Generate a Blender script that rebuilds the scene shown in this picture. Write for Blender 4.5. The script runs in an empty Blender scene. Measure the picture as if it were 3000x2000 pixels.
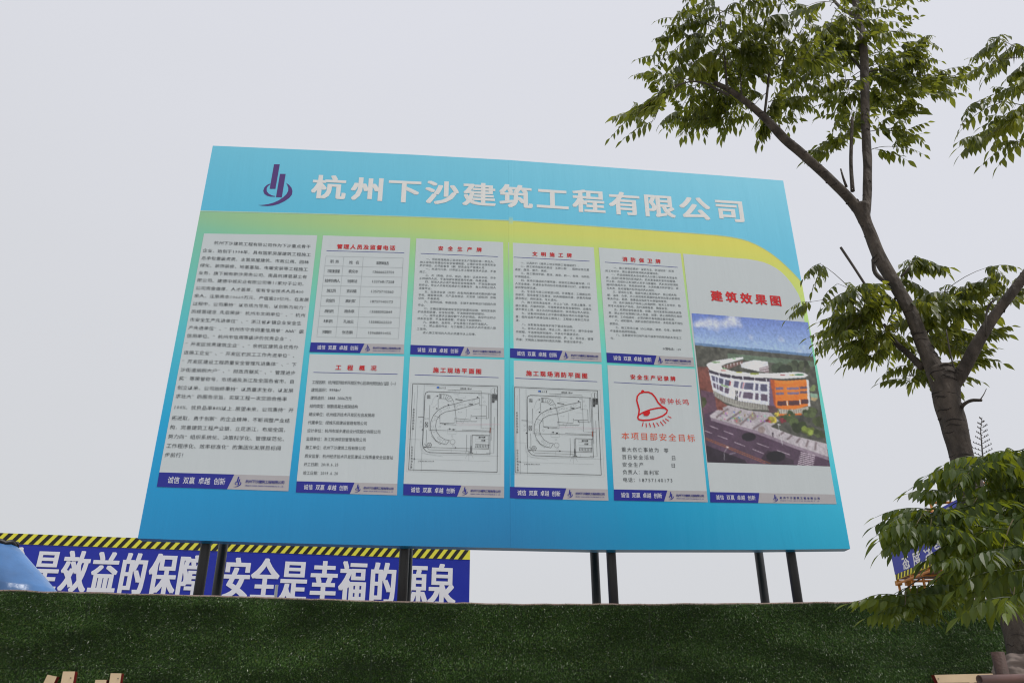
import bpy, math, random
import numpy as np
from mathutils import Vector, Matrix, noise
random.seed(7); np.random.seed(7)
SC = bpy.context.scene
COL = SC.collection

# ------------------------------------------------------------------ camera, sky, sun, exposure
EYE = 1.6
PITCH, ROLL, F = 0.45151, -0.006117, 2420.0
_fw = Vector((0, math.cos(PITCH), math.sin(PITCH)))
_u0 = Vector((0, -math.sin(PITCH), math.cos(PITCH)))
_r0 = Vector((1, 0, 0))
_c, _s = math.cos(ROLL), math.sin(ROLL)
RT = _r0 * _c + _u0 * _s
UP = _u0 * _c - _r0 * _s
cam = bpy.data.cameras.new('camera')
cam.sensor_width = 36; cam.lens = F / 3000 * 36; cam.clip_start = 0.05; cam.clip_end = 3000
camo = bpy.data.objects.new('camera', cam); COL.objects.link(camo)
camo.matrix_world = Matrix(((RT.x, UP.x, -_fw.x, 0), (RT.y, UP.y, -_fw.y, 0), (RT.z, UP.z, -_fw.z, EYE), (0, 0, 0, 1)))
SC.camera = camo

SUN_EL, SUN_AZ = math.radians(60), math.radians(116)      # azimuth from +Y towards +X
w = bpy.data.worlds.new('World'); SC.world = w; w.use_nodes = True
nt = w.node_tree; nt.nodes.clear()
out = nt.nodes.new('ShaderNodeOutputWorld')
sky = nt.nodes.new('ShaderNodeTexSky'); sky.sky_type = 'NISHITA'; sky.sun_disc = False
sky.sun_elevation = SUN_EL; sky.sun_rotation = SUN_AZ; sky.dust_density = 6; sky.air_density = 1.0
bg1 = nt.nodes.new('ShaderNodeBackground'); bg1.inputs[1].default_value = 0.12
nt.links.new(sky.outputs[0], bg1.inputs[0])
bg2 = nt.nodes.new('ShaderNodeBackground'); bg2.inputs[1].default_value = 1.0
tc = nt.nodes.new('ShaderNodeTexCoord'); mp = nt.nodes.new('ShaderNodeMapping'); mp.inputs['Scale'].default_value = (1, 1, 2.2)
nz = nt.nodes.new('ShaderNodeTexNoise'); nz.inputs['Scale'].default_value = 1.6; nz.inputs['Detail'].default_value = 3
sp = nt.nodes.new('ShaderNodeSeparateXYZ'); nt.links.new(tc.outputs['Generated'], sp.inputs[0])
ma = nt.nodes.new('ShaderNodeMath'); ma.operation = 'MULTIPLY_ADD'; ma.inputs[1].default_value = 0.22     # x: hazier brightness towards the sun's side
ma2 = nt.nodes.new('ShaderNodeMath'); ma2.operation = 'MULTIPLY_ADD'; ma2.inputs[1].default_value = 0.3; ma2.inputs[2].default_value = -0.15
nt.links.new(nz.outputs[0], ma2.inputs[0]); nt.links.new(sp.outputs['X'], ma.inputs[0])
ad = nt.nodes.new('ShaderNodeMath'); ad.operation = 'ADD'; nt.links.new(sp.outputs['Z'], ad.inputs[0]); nt.links.new(ma2.outputs[0], ad.inputs[1]); nt.links.new(ad.outputs[0], ma.inputs[2])
cr = nt.nodes.new('ShaderNodeValToRGB')
cr.color_ramp.elements[0].position = 0.0; cr.color_ramp.elements[0].color = (0.665, 0.675, 0.69, 1)
cr.color_ramp.elements[1].position = 0.85; cr.color_ramp.elements[1].color = (0.775, 0.785, 0.85, 1)
nt.links.new(tc.outputs['Generated'], mp.inputs[0]); nt.links.new(mp.outputs[0], nz.inputs[0])
nt.links.new(ma.outputs[0], cr.inputs[0]); nt.links.new(cr.outputs[0], bg2.inputs[0])
mx = nt.nodes.new('ShaderNodeMixShader'); mx.inputs[0].default_value = 0.93
nt.links.new(bg1.outputs[0], mx.inputs[1]); nt.links.new(bg2.outputs[0], mx.inputs[2]); nt.links.new(mx.outputs[0], out.inputs[0])

sl = bpy.data.lights.new('sun', 'SUN'); sl.energy = 2.3; sl.angle = math.radians(6); sl.color = (1, 0.96, 0.9)
so = bpy.data.objects.new('sun', sl); COL.objects.link(so)
sd = Vector((math.sin(SUN_AZ) * math.cos(SUN_EL), math.cos(SUN_AZ) * math.cos(SUN_EL), math.sin(SUN_EL)))
so.rotation_euler = sd.to_track_quat('Z', 'Y').to_euler(); so.location = (0, 0, 30)
SC.view_settings.view_transform = 'Standard'; SC.view_settings.look = 'None'
SC.view_settings.exposure = 0; SC.view_settings.gamma = 1; SC.view_settings.use_curve_mapping = False
SC.cycles.max_bounces = 8; SC.cycles.filter_width = 1.15

# ------------------------------------------------------------------ helpers
def lin(c):
    return tuple((x / 255 / 12.92 if x / 255 <= 0.04045 else ((x / 255 + 0.055) / 1.055) ** 2.4) for x in c)
def tag(o, label=None, cat=None, group=None, kind=None):
    if label: o['label'] = label
    if cat: o['category'] = cat
    if group: o['group'] = group
    if kind: o['kind'] = kind
    return o
def empty(name, loc, label, cat, group=None):
    o = bpy.data.objects.new(name, None); COL.objects.link(o); o.location = loc; o.empty_display_size = 0.2
    return tag(o, label, cat, group)
def mesh(name, V, Fc, mat=None, parent=None, smooth=False, col=None):
    me = bpy.data.meshes.new(name)
    V = np.asarray(V, dtype=float).reshape(-1, 3)
    if parent is not None:
        p = parent; off = Vector((0, 0, 0))
        while p is not None: off += p.location; p = p.parent
        V = V - np.array(off)
    me.from_pydata(V.tolist(), [], [list(f) for f in Fc])
    if mat is not None: me.materials.append(mat)
    if smooth: me.polygons.foreach_set('use_smooth', [True] * len(me.polygons))
    if col is not None:
        a = me.color_attributes.new('print', 'FLOAT_COLOR', 'POINT')
        a.data.foreach_set('color', np.asarray(col, dtype=np.float32).reshape(-1))
    me.update()
    o = bpy.data.objects.new(name, me); COL.objects.link(o)
    if parent is not None: o.parent = parent
    return o
class MB:
    def __init__(s): s.V = []; s.F = []
    def add(s, V, Fc):
        n = len(s.V); s.V += [tuple(v) for v in V]; s.F += [[i + n for i in f] for f in Fc]
    def box(s, o, ax, ay, az):      # origin corner + three edge vectors
        o, ax, ay, az = map(Vector, (o, ax, ay, az))
        V = [o, o + ax, o + ax + ay, o + ay]; V += [v + az for v in V]
        s.add(V, [(0, 3, 2, 1), (4, 5, 6, 7), (0, 1, 5, 4), (1, 2, 6, 5), (2, 3, 7, 6), (3, 0, 4, 7)])
    def tube(s, P, R, n=10, cap=True, wob=0, seed=0):
        P = [Vector(p) for p in P]
        rings = []; prev = None
        for i, p in enumerate(P):
            t = (P[min(i + 1, len(P) - 1)] - P[max(i - 1, 0)]).normalized()
            if prev is None:
                a = Vector((1, 0, 0)) if abs(t.x) < 0.8 else Vector((0, 1, 0))
            else: a = prev
            x = (a - t * a.dot(t)).normalized(); y = t.cross(x); prev = x
            r = R[i] if hasattr(R, '__len__') else R
            ring = []
            for k in range(n):
                th = 2 * math.pi * k / n
                rr = r
                if wob: rr *= 1 + wob * noise.noise(p * 9 + Vector((math.cos(th) * 1.2, math.sin(th) * 1.2, seed)))
                ring.append(p + x * math.cos(th) * rr + y * math.sin(th) * rr)
            rings.append(ring)
        V = [v for r_ in rings for v in r_]; Fc = []
        for i in range(len(P) - 1):
            for k in range(n):
                Fc.append((i * n + k, i * n + (k + 1) % n, (i + 1) * n + (k + 1) % n, (i + 1) * n + k))
        if cap:
            Fc.append(tuple(range(n - 1, -1, -1))); Fc.append(tuple((len(P) - 1) * n + k for k in range(n)))
        s.add(V, Fc)
    def build(s, name, mat, parent=None, smooth=False):
        return mesh(name, s.V, s.F, mat, parent, smooth)
def mat(name, col=(0.5, 0.5, 0.5), rough=0.6, metal=0.0, spec=0.5, var=0.0, scale=8.0, bump=0.0, bscale=60.0, attr=False, stretch=None):
    m = bpy.data.materials.new(name); m.use_nodes = True; t = m.node_tree; b = t.nodes['Principled BSDF']
    b.inputs['Roughness'].default_value = rough; b.inputs['Metallic'].default_value = metal
    b.inputs['Specular IOR Level'].default_value = spec
    b.inputs['Base Color'].default_value = (*col, 1)
    tcn = t.nodes.new('ShaderNodeTexCoord'); mpn = t.nodes.new('ShaderNodeMapping')
    if stretch: mpn.inputs['Scale'].default_value = stretch
    t.links.new(tcn.outputs['Object'], mpn.inputs[0])
    src = None
    if attr:
        an = t.nodes.new('ShaderNodeAttribute'); an.attribute_name = 'print'; src = an.outputs['Color']
        t.links.new(src, b.inputs['Base Color'])
    if var > 0:
        n = t.nodes.new('ShaderNodeTexNoise'); n.inputs['Scale'].default_value = scale; n.inputs['Detail'].default_value = 6
        t.links.new(mpn.outputs[0], n.inputs[0])
        r = t.nodes.new('ShaderNodeMapRange'); r.inputs[1].default_value = 0.3; r.inputs[2].default_value = 0.7
        r.inputs[3].default_value = 1 - var; r.inputs[4].default_value = 1 + var
        t.links.new(n.outputs[0], r.inputs[0])
        mm = t.nodes.new('ShaderNodeVectorMath'); mm.operation = 'SCALE'
        if src is not None: t.links.new(src, mm.inputs[0])
        else: mm.inputs[0].default_value = col
        t.links.new(r.outputs[0], mm.inputs['Scale']); t.links.new(mm.outputs[0], b.inputs['Base Color'])
    if bump > 0:
        n2 = t.nodes.new('ShaderNodeTexNoise'); n2.inputs['Scale'].default_value = bscale; n2.inputs['Detail'].default_value = 5
        t.links.new(mpn.outputs[0], n2.inputs[0])
        bp = t.nodes.new('ShaderNodeBump'); bp.inputs['Strength'].default_value = bump; bp.inputs['Distance'].default_value = 0.02
        t.links.new(n2.outputs[0], bp.inputs['Height']); t.links.new(bp.outputs[0], b.inputs['Normal'])
    return m

def ray(px, py):
    return _fw + RT * ((px - 1500) / F) + UP * ((1000 - py) / F)
def atY(px, py, Y):           # point on the sight line that stands Y metres north of the camera
    d = ray(px, py); p = d * (Y / d.y); return Vector((p.x, p.y, p.z + EYE))
def atH(px, py, H):           # ... that is at height H
    d = ray(px, py); p = d * ((H - EYE) / d.z); return Vector((p.x, p.y, H))
class VP:                      # an upright plane through two ground points
    def __init__(s, p, yaw): s.p = Vector((p[0], p[1], 0)); s.yaw = yaw; s.d = Vector((math.cos(yaw), math.sin(yaw), 0)); s.n = Vector((math.sin(yaw), -math.cos(yaw), 0))
    def uv(s, px, py, off=0):
        d = ray(px, py); q = s.p + s.n * off - Vector((0, 0, 0))
        k = q.dot(s.n) / d.dot(s.n); P = d * k
        return (P - Vector((q.x, q.y, 0))).dot(s.d), P.z + EYE
    def pos(s, u, v, off=0):
        q = s.p + s.d * u + s.n * off; return (q.x, q.y, v)
def vp2(A, B):
    yaw = math.atan2(B.y - A.y, B.x - A.x); return VP((A.x, A.y), yaw)
def Z(x0, y0, s): return lambda x, y: (x0 + x / s, y0 + y / s)
ident = lambda x, y: (x, y)

# ------------------------------------------------------------------ glyphs (from Blender's own built-in font)
_gl = {}
def glyph(ch, res=2):
    k = (ch, res)
    if k in _gl: return _gl[k]
    c = bpy.data.curves.new('g', 'FONT'); c.body = ch; c.size = 1; c.resolution_u = res; c.dimensions = '2D'; c.fill_mode = 'FRONT'
    o = bpy.data.objects.new('g', c); COL.objects.link(o)
    bpy.context.view_layer.update()
    me = o.evaluated_get(bpy.context.evaluated_depsgraph_get()).to_mesh()
    V = np.array([v.co[:2] for v in me.vertices]).reshape(-1, 2); Fc = [tuple(p.vertices) for p in me.polygons]
    o.evaluated_get(bpy.context.evaluated_depsgraph_get()).to_mesh_clear()
    bpy.data.objects.remove(o); bpy.data.curves.remove(c)
    _gl[k] = (V, Fc); return _gl[k]
def adv(ch): return 0.56 if ord(ch) < 0x250 else 1.0
class Text:
    """collects glyph outlines on a surface; surf(u, v, off) gives the world point"""
    def __init__(s, surf, off): s.V = []; s.F = []; s.surf = surf; s.off = off; s.n = 0; s.by = .65; s.parts = []; s.cuts = []
    def put(s, ch, u, v, em_w, em_h, bold=0, res=2, du=(1, 0), sk=0):
        if ch in ' \u3000': return
        G, Fc = glyph(ch, res)
        if not len(G): return
        cx = adv(ch) / 2 if adv(ch) == 1 else (G[:, 0].min() + G[:, 0].max()) / 2
        if adv(ch) == 1 and ch not in '，。、；：！“”（）《》': cx = (G[:, 0].min() + G[:, 0].max()) / 2
        cy = 0.38 if adv(ch) == 1 else 0.36
        offs = [(0, 0)]
        if bold > 0:
            by = bold * s.by
            offs = [(i * bold, j * by) for i in (-1, 0, 1) for j in (-1, 0, 1)]
        s.parts.append((len(s.V), len(s.F)))
        for k, (ox, oy) in enumerate(offs):
            x = (G[:, 0] - cx + ox) * em_w; y = (G[:, 1] - cy + oy) * em_h
            n0 = s.n
            for a, b in zip(x, y):
                s.V.append(s.surf(u + a * du[0] + b * sk, v + b + a * du[1], s.off + k * 0.00012))
            s.n += len(G); s.F += [[i + n0 for i in f] for f in Fc]
    def line(s, txt, A, B, h, bold=0, wf=None, res=2):
        """A, B: (u,v) of the left and right ends at mid height, h: glyph height in metres, wf: glyph width in metres"""
        s.cut(); em = h / 0.9
        adv_ = [adv(c) for c in txt]
        c = [0]
        for i in range(1, len(txt)): c.append(c[-1] + (adv_[i - 1] + adv_[i]) / 2)
        A = np.array(A); B = np.array(B); L = np.linalg.norm(B - A); d = (B - A) / L
        ew = em if wf is None else wf / 0.92
        w0 = (adv_[0] * 0.92 * ew) / 2; w1 = (adv_[-1] * 0.92 * ew) / 2
        for ch, ci in zip(txt, c):
            t = w0 + (ci / max(c[-1], 1e-6)) * (L - w0 - w1) if c[-1] > 0 else L / 2
            P = A + d * t
            s.put(ch, P[0], P[1], ew, em, bold, res, (1, d[1] / d[0] if abs(d[0]) > 1e-6 else 0))
    def build(s, name, m, parent): return mesh(name, s.V, s.F, m, parent)
    def cut(s): s.cuts.append((len(s.V), len(s.F)))
    def build_lines(s, name, m, parent):     # every line an object of its own
        s.parts = s.cuts; s.build_each(name, m, parent)
    def build_each(s, name, m, parent):      # every character an object of its own
        e = s.parts[1:] + [(len(s.V), len(s.F))]
        for (v0, f0), (v1, f1) in zip(s.parts, e):
            mesh(name, s.V[v0:v1], [[i - v0 for i in f] for f in s.F[f0:f1]], m, parent)

# ------------------------------------------------------------------ materials
def vinyl_print(name, col=None, attr=False, rough=0.33):
    m = mat(name, col or (0.8, 0.8, 0.8), rough=rough, spec=0.5, attr=attr)
    t = m.node_tree; b = t.nodes['Principled BSDF']
    tcn = t.nodes.new('ShaderNodeTexCoord'); mpn = t.nodes.new('ShaderNodeMapping'); mpn.inputs['Scale'].default_value = (3.0, 3.0, 0.35)
    n = t.nodes.new('ShaderNodeTexNoise'); n.inputs['Scale'].default_value = 1.6; n.inputs['Detail'].default_value = 4
    t.links.new(tcn.outputs['Object'], mpn.inputs[0]); t.links.new(mpn.outputs[0], n.inputs[0])
    n3 = t.nodes.new('ShaderNodeTexNoise'); n3.inputs['Scale'].default_value = 140; n3.inputs['Detail'].default_value = 2
    t.links.new(tcn.outputs['Object'], n3.inputs[0])
    bp = t.nodes.new('ShaderNodeBump'); bp.inputs['Strength'].default_value = 0.24; bp.inputs['Distance'].default_value = 0.03
    bp2 = t.nodes.new('ShaderNodeBump'); bp2.inputs['Strength'].default_value = 0.12; bp2.inputs['Distance'].default_value = 0.002
    t.links.new(n.outputs[0], bp.inputs['Height']); t.links.new(n3.outputs[0], bp2.inputs['Height'])
    t.links.new(bp.outputs[0], bp2.inputs['Normal']); t.links.new(bp2.outputs[0], b.inputs['Normal'])
    return m
KB = 1 / 0.67     # printed ink reflectance from the colour it shows under this sky
def ink(rgb): return tuple(min(0.93, max(c - .012, .004) * KB) for c in lin(rgb))
M = {}
M['print'] = vinyl_print('printed_vinyl', attr=True)
M['white'] = vinyl_print('white_vinyl', ink((171, 178, 180)))
M['title'] = vinyl_print('title_white_print', ink((196, 196, 194)))
M['navy'] = vinyl_print('navy_print', ink((38, 42, 124)))
M['greyp'] = vinyl_print('grey_print', ink((152, 150, 152)))
M['purple'] = vinyl_print('purple_print', ink((74, 52, 104)))
M['red'] = vinyl_print('red_print', ink((178, 32, 36)))
M['orange_red'] = vinyl_print('orange_red_print', ink((190, 80, 50)))
M['ink'] = vinyl_print('dark_grey_print', ink((62, 66, 70)))
M['ink2'] = vinyl_print('grey_text_print', ink((84, 90, 94)))
M['black'] = vinyl_print('black_print', ink((30, 32, 36)))
M['thin'] = vinyl_print('pale_line_print', ink((140, 146, 148)))
M['slogan'] = vinyl_print('slogan_white_print', ink((200, 202, 204)))
M['metal'] = mat('dark_painted_steel', (0.012, 0.013, 0.014), rough=0.38, spec=0.5, var=0.35, scale=7, stretch=(4, 4, .5))
M['board_back'] = mat('board_back_steel', (0.09, 0.25, 0.33), rough=0.5, var=0.1)
M['concrete'] = mat('concrete_paving', (0.34, 0.33, 0.31), rough=0.85, var=0.12, scale=1.5, bump=0.2)
M['ground'] = mat('bare_earth', (0.25, 0.22, 0.18), rough=0.95, var=0.2, scale=0.6, bump=0.3)

# ------------------------------------------------------------------ ground
g = MB(); g.add([(-600, -600, 0), (600, -600, 0), (600, 1200, 0), (-600, 1200, 0)], [(0, 1, 2, 3)])
tag(g.build('ground', M['ground']), kind='structure')
g = MB(); g.box((-60, -12, 0.004), (120, 0, 0), (0, 17.2, 0), (0, 0, 0.12))
tag(g.build('pavement', M['concrete']), kind='structure')
PAVE = 0.124

# ------------------------------------------------------------------ the billboard
BS = (-0.027017, 7.0); BLp = VP(BS, 0.08979); BRp = VP(BS, 0.119815)
def buv(px, py):
    u, v = BLp.uv(px, py)
    return (u, v) if u < 0 else BRp.uv(px, py)
def bsurf(u, v, off=0):
    return BLp.pos(u, v, off) if u < 0 else BRp.pos(u, v, off)
board = empty('billboard', (BS[0], BS[1], PAVE), 'large blue and yellow construction site information board on black posts behind the turf wall', 'billboard')
top = [buv(*p) for p in [(625.3, 427.3), (933, 440.7), (1210, 453.5), (1489.5, 469.2), (1802, 492), (2111, 514.6), (2292.3, 529.3)]]
bot = [buv(*p) for p in [(401.2, 1576), (750, 1587.7), (1156, 1597.5), (1494, 1604.5), (1726, 1609.5), (2207, 1609.7), (2493.5, 1606.8)]]
UL = (top[0][0] + bot[0][0]) / 2; UR = (top[-1][0] + bot[-1][0]) / 2
topv = lambda u: float(np.interp(u, [p[0] for p in top], [p[1] for p in top]))
botv = lambda u: float(np.interp(u, [p[0] for p in bot], [p[1] for p in bot]))
CT = [(0.0, (126, 170, 134), (178, 186, 98), (196, 190, 84)), (.05, (110, 170, 146), (158, 188, 110), (192, 190, 88)),
      (.28, (90, 170, 165), (108, 184, 158), (165, 200, 122)), (.42, (72, 165, 180), (85, 180, 184), (112, 195, 168)),
      (.7, (30, 142, 186), (40, 152, 186), (84, 186, 196)), (.88, (18, 130, 178), (14, 120, 168), (46, 160, 190)),
      (1.0, (14, 124, 172), (8, 110, 156), (36, 150, 182))]
def field(u, v):      # the printed background: green and yellow under the header, blue at the foot
    t = (5.75 - v + 0.0) / (5.75 - 3.1); t = min(max((6.22 - v) / (6.22 - 3.1), 0), 1)
    s = min(max((u - UL) / (UR - UL), 0), 1)
    cols = [[np.interp(t, [c[0] for c in CT], [c[k][j] for c in CT]) for j in range(3)] for k in (1, 2, 3)]
    rgb = [np.interp(s, [0, .5, 1], [cols[k][j] for k in range(3)]) for j in range(3)]
    return (*ink(rgb), 1)
def headcol(u, v):
    t = min(max((7.15 - v) / 1.0, 0), 1); s = (u - UL) / (UR - UL)
    a = np.array((106, 178, 200)) * (1 - t) + np.array((86, 168, 196)) * t
    a = a + (s - .45) * np.array((16, 12, 10))
    return (*ink(a), 1)
def sheet(us, lo, hi, nv, off, colf, name, parent, material):
    V = []; C = []; Fc = []
    for u in us:
        a, b = lo(u), hi(u)
        for j in range(nv + 1):
            v = a + (b - a) * j / nv
            V.append(bsurf(u, v, off)); C.append(colf(u, v))
    for i in range(len(us) - 1):
        for j in range(nv):
            k = i * (nv + 1) + j; Fc.append((k, k + nv + 1, k + nv + 2, k + 1))
    return mesh(name, V, Fc, material, parent, col=C)
us = sorted(set(list(np.linspace(UL, 0, 45)) + list(np.linspace(0, UR, 45))))
face = sheet(us, botv, topv, 60, 0, field, 'banner_face', board, M['print'])
# folded edges of the vinyl round the steel box, and the box itself
DEP = 0.11
V = []; Fc = []; C = []
loop = [(u, topv(u)) for u in us] + [(u, botv(u)) for u in reversed(us)]
for (u, v) in loop:
    a = 'h' if v > 5 else 'f'
    for off in (0, -0.02, -DEP):
        V.append(bsurf(u, v, off)); C.append((*ink((96, 190, 205)), 1) if v > 5 else (*ink((14, 112, 150)), 1))
n = len(loop)
for i in range(n):
    j = (i + 1) % n
    for k in range(2): Fc.append((i * 3 + k, i * 3 + k + 1, j * 3 + k + 1, j * 3 + k))
mesh('banner_edge', V, Fc, M['print'], board, col=C)
bk = MB()
for (a, b) in ((UL + .004, -0.001), (0.001, UR - .004)):
    V4 = [bsurf(a, botv(a) + .004, -DEP + .01), bsurf(b, botv(b) + .004, -DEP + .01), bsurf(b, topv(b) - .004, -DEP + .01), bsurf(a, topv(a) - .004, -DEP + .01)]
    bk.add(V4, [(0, 1, 2, 3)])
bk.build('board_back', M['board_back'], board)
# header
hb = [buv(*p) for p in [(584.8, 617.5), (933, 626), (1210, 634.5), (1489, 645.3), (1868, 671), (2020, 682), (2101.6, 688.6), (2140, 693.5), (2171.7, 699.8), (2195, 707), (2218.5, 717.5), (2243, 731), (2265, 746), (2285, 762), (2302.6, 778), (2325, 800), (2349, 826)]]
hbv = lambda u: float(np.interp(u, [p[0] for p in hb], [p[1] for p in hb]))
ush = sorted(set([u for u in us if u < 1.9] + list(np.linspace(1.9, UR, 30))))
sheet(ush, hbv, topv, 14, 0.0007, headcol, 'header_print', board, M['print'])
# pale hairline between header and field
V = []; Fc = []
for u in ush: V += [bsurf(u, hbv(u) - .008, .0008), bsurf(u, hbv(u) + .003, .0011)]
for i in range(len(ush) - 1): Fc.append((2 * i, 2 * i + 2, 2 * i + 3, 2 * i + 1))
mesh('header_border', V, Fc, vinyl_print('pale_green_print', ink((150, 180, 160))), board)
# seam where the two vinyl sheets overlap
V = []; C = []; Fc = []
for j in range(41):
    v = botv(0.02) + (topv(0.02) - botv(0.02)) * j / 40
    for u, o in ((0.0005, .0002), (0.004, .0019), (0.04, .0019), (0.044, .0013)):
        uu = u + 0.004 * noise.noise(Vector((v * 3, 0, 0))) * (u > .01)
        V.append(bsurf(uu, v, o)); C.append(headcol(u, v) if v > hbv(0) else field(u, v))
for j in range(40):
    for k in range(3): a = j * 4 + k; Fc.append((a, a + 1, a + 5, a + 4))
mesh('seam_flap', V, Fc, M['print'], board, col=C)

def poly(px, off, name, m, parent, conv=ident):
    V = [bsurf(*buv(*conv(*p)), off) for p in px]
    return mesh(name, V, [tuple(range(len(V)))][:1] if len(V) < 5 else [tuple(range(len(V)))], m, parent)
def strokes(lines, off, name, m, parent, conv):
    """lines: (points, width in the same pixels[, closed])"""
    V = []; Fc = []
    for k, L in enumerate(lines):
        P = [np.array(p, float) for p in L[0]]; wd = L[1] / 2
        if len(L) > 2 and L[2]: P.append(P[0])
        for i, p in enumerate(P):
            a = P[max(i - 1, 0)]; b = P[min(i + 1, len(P) - 1)]
            if len(L) > 2 and L[2]:
                if i == 0: a = P[-2]
                if i == len(P) - 1: b = P[1]
            t = b - a; t = t / (np.linalg.norm(t) + 1e-9); nn = np.array((-t[1], t[0]))
            for sgn in (1, -1):
                q = p + nn * wd * sgn; V.append(bsurf(*buv(*conv(*q)), off + (k % 7) * 0.00015))
        n0 = len(V) - 2 * len(P)
        for i in range(len(P) - 1): Fc.append((n0 + 2 * i, n0 + 2 * i + 2, n0 + 2 * i + 3, n0 + 2 * i + 1))
    return mesh(name, V, Fc, m, parent)
def circ(cx, cy, r, n=12): return [(cx + r * math.cos(2 * math.pi * i / n), cy + r * math.sin(2 * math.pi * i / n)) for i in range(n)]

LOGO = [[(1143, 385), (1222, 385), (1162, 724), (1083, 722)], [(1225, 517), (1303, 518), (1250, 840), (1170, 837)]]
LOGO_L = [((1092, 652), (1090, 663)), ((1060, 662), (1065, 680)), ((1032, 680), (1050, 698)), ((1008, 706), (1041, 720)), ((995, 750), (1043, 757)),
          ((1010, 792), (1070, 790)), ((1050, 819), (1110, 812)), ((1100, 830), (1135, 819)), ((1157, 831), (1157, 822))]
LOGO_R = [((1310, 642), (1310, 643)), ((1350, 668), (1325, 668)), ((1385, 710), (1340, 710)), ((1397, 755), (1338, 750)), ((1388, 805), (1315, 795)),
          ((1355, 845), (1270, 838)), ((1290, 892), (1210, 880)), ((1210, 930), (1140, 912)), ((1130, 952), (1070, 932)), ((1050, 960), (1010, 942)), ((985, 956), (960, 946)), ((928, 947), (929, 946))]
def logo(f, off, name, m, parent):
    V = []; Fc = []
    for q in LOGO:
        n0 = len(V); V += [bsurf(*f(*p), off) for p in q]; Fc.append((n0, n0 + 1, n0 + 2, n0 + 3))
    for st in (LOGO_L, LOGO_R):
        n0 = len(V)
        for a, b in st: V += [bsurf(*f(*a), off), bsurf(*f(*b), off)]
        for i in range(len(st) - 1): Fc.append((n0 + 2 * i, n0 + 2 * i + 1, n0 + 2 * i + 3, n0 + 2 * i + 2))
    return mesh(name, V, Fc, m, parent)
zl = Z(560, 400, 4.704)
logo(lambda x, y: buv(*zl(x, y)), .0022, 'company_logo', M['purple'], board)
t = Text(bsurf, .0022)
A = buv(916.8, 546.4); B = buv(2180, 619.8)
ttl = '杭州下沙建筑工程有限公司'
vlo = buv(970, 581)[1]; vhi = buv(970, 509.5)[1]
t.line(ttl, A, B, (vhi - vlo) * .9, bold=.03, wf=.32, res=3)
t.build_each('title_character', M['title'], board)

def hom(q):        # unit square (s right, t down) -> quad of (u,v) given as TL, TR, BR, BL
    q = [np.array(p) for p in q]
    def f(s, t):
        return tuple((1 - t) * ((1 - s) * q[0] + s * q[1]) + t * ((1 - s) * q[3] + s * q[2]))
    return f
OFFP, OFFB, OFFT = .0016, .0026, .0036
def px_h(conv, x, y, h):   # metres for a pixel height at a point
    return abs(buv(*conv(x, y - h / 2))[1] - buv(*conv(x, y + h / 2))[1])
def panel(conv, TL, TR, barL, barR, BL, BR, label, top_poly=None, fr=(.573, .531), sl=(.075, .51), lg=.605, nm=(.665, .965)):
    P = empty('info_panel', (0, 0, 0), None, None); P.parent = board; P['label'] = label
    tl, tr, bl_, br_, lo, ro = [buv(*conv(*p)) for p in (TL, TR, barL, barR, BL, BR)]
    pts = [tl, tr] if top_poly is None else top_poly
    # paper field down to the bar
    ring = pts + [br_, bl_]
    mesh('panel_ground', [bsurf(*p, OFFP) for p in ring], [tuple(range(len(ring) - 1, -1, -1))], M['white'], P)
    f = hom((bl_, br_, ro, lo))
    mesh('footer_strip', [bsurf(*f(s, t), OFFP) for s, t in ((0, 0), (1, 0), (1, 1), (0, 1))], [(3, 2, 1, 0)], M['greyp'], P)
    mesh('footer_flag', [bsurf(*f(s, t), OFFB) for s, t in ((0, 0), (fr[0], 0), (fr[1], 1), (0, 1))], [(3, 2, 1, 0)], M['navy'], P)
    hh = abs(f(0, 0)[1] - f(0, 1)[1])
    t = Text(bsurf, OFFT); t.line('诚信 双赢 卓越 创新', f(sl[0], .5), f(sl[1], .5), hh * .46, bold=0, wf=hh * .36)
    t.build_each('slogan_character', M['slogan'], P)
    W = abs(f(0, 0)[0] - f(1, 0)[0])
    lw = hh * .62 / 575
    c = f(lg, .5)
    logo(lambda x, y: (c[0] + (x - 1160) * lw * 1.02, c[1] - (y - 675) * lw * 1.15), OFFT, 'footer_logo', M['navy'], P)
    t = Text(bsurf, OFFT); t.line(ttl, f(nm[0], .44), f(nm[1], .44), hh * .22, bold=.01)
    t.line('HANGZHOU XIASHA CONSTRUCTION ENGINEERING CO.,LTD.', f(nm[0], .72), f(nm[1], .72), hh * .11, res=1)
    t.build('company_name', M['navy'], P)
    return P
def heading(P, conv, txt, a, b, h, bold=.026, m='red', wk=1.0):
    t = Text(bsurf, OFFT); hh = px_h(conv, a[0], a[1], h)
    t.line(txt, buv(*conv(*a)), buv(*conv(*b)), hh, bold=bold, wf=hh * wk); t.build_each('heading_character', M[m], P)
def rule(P, conv, a, b, wd=5): strokes([((a, b), wd)], OFFB, 'divider_line', M['navy'], P, conv)
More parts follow.
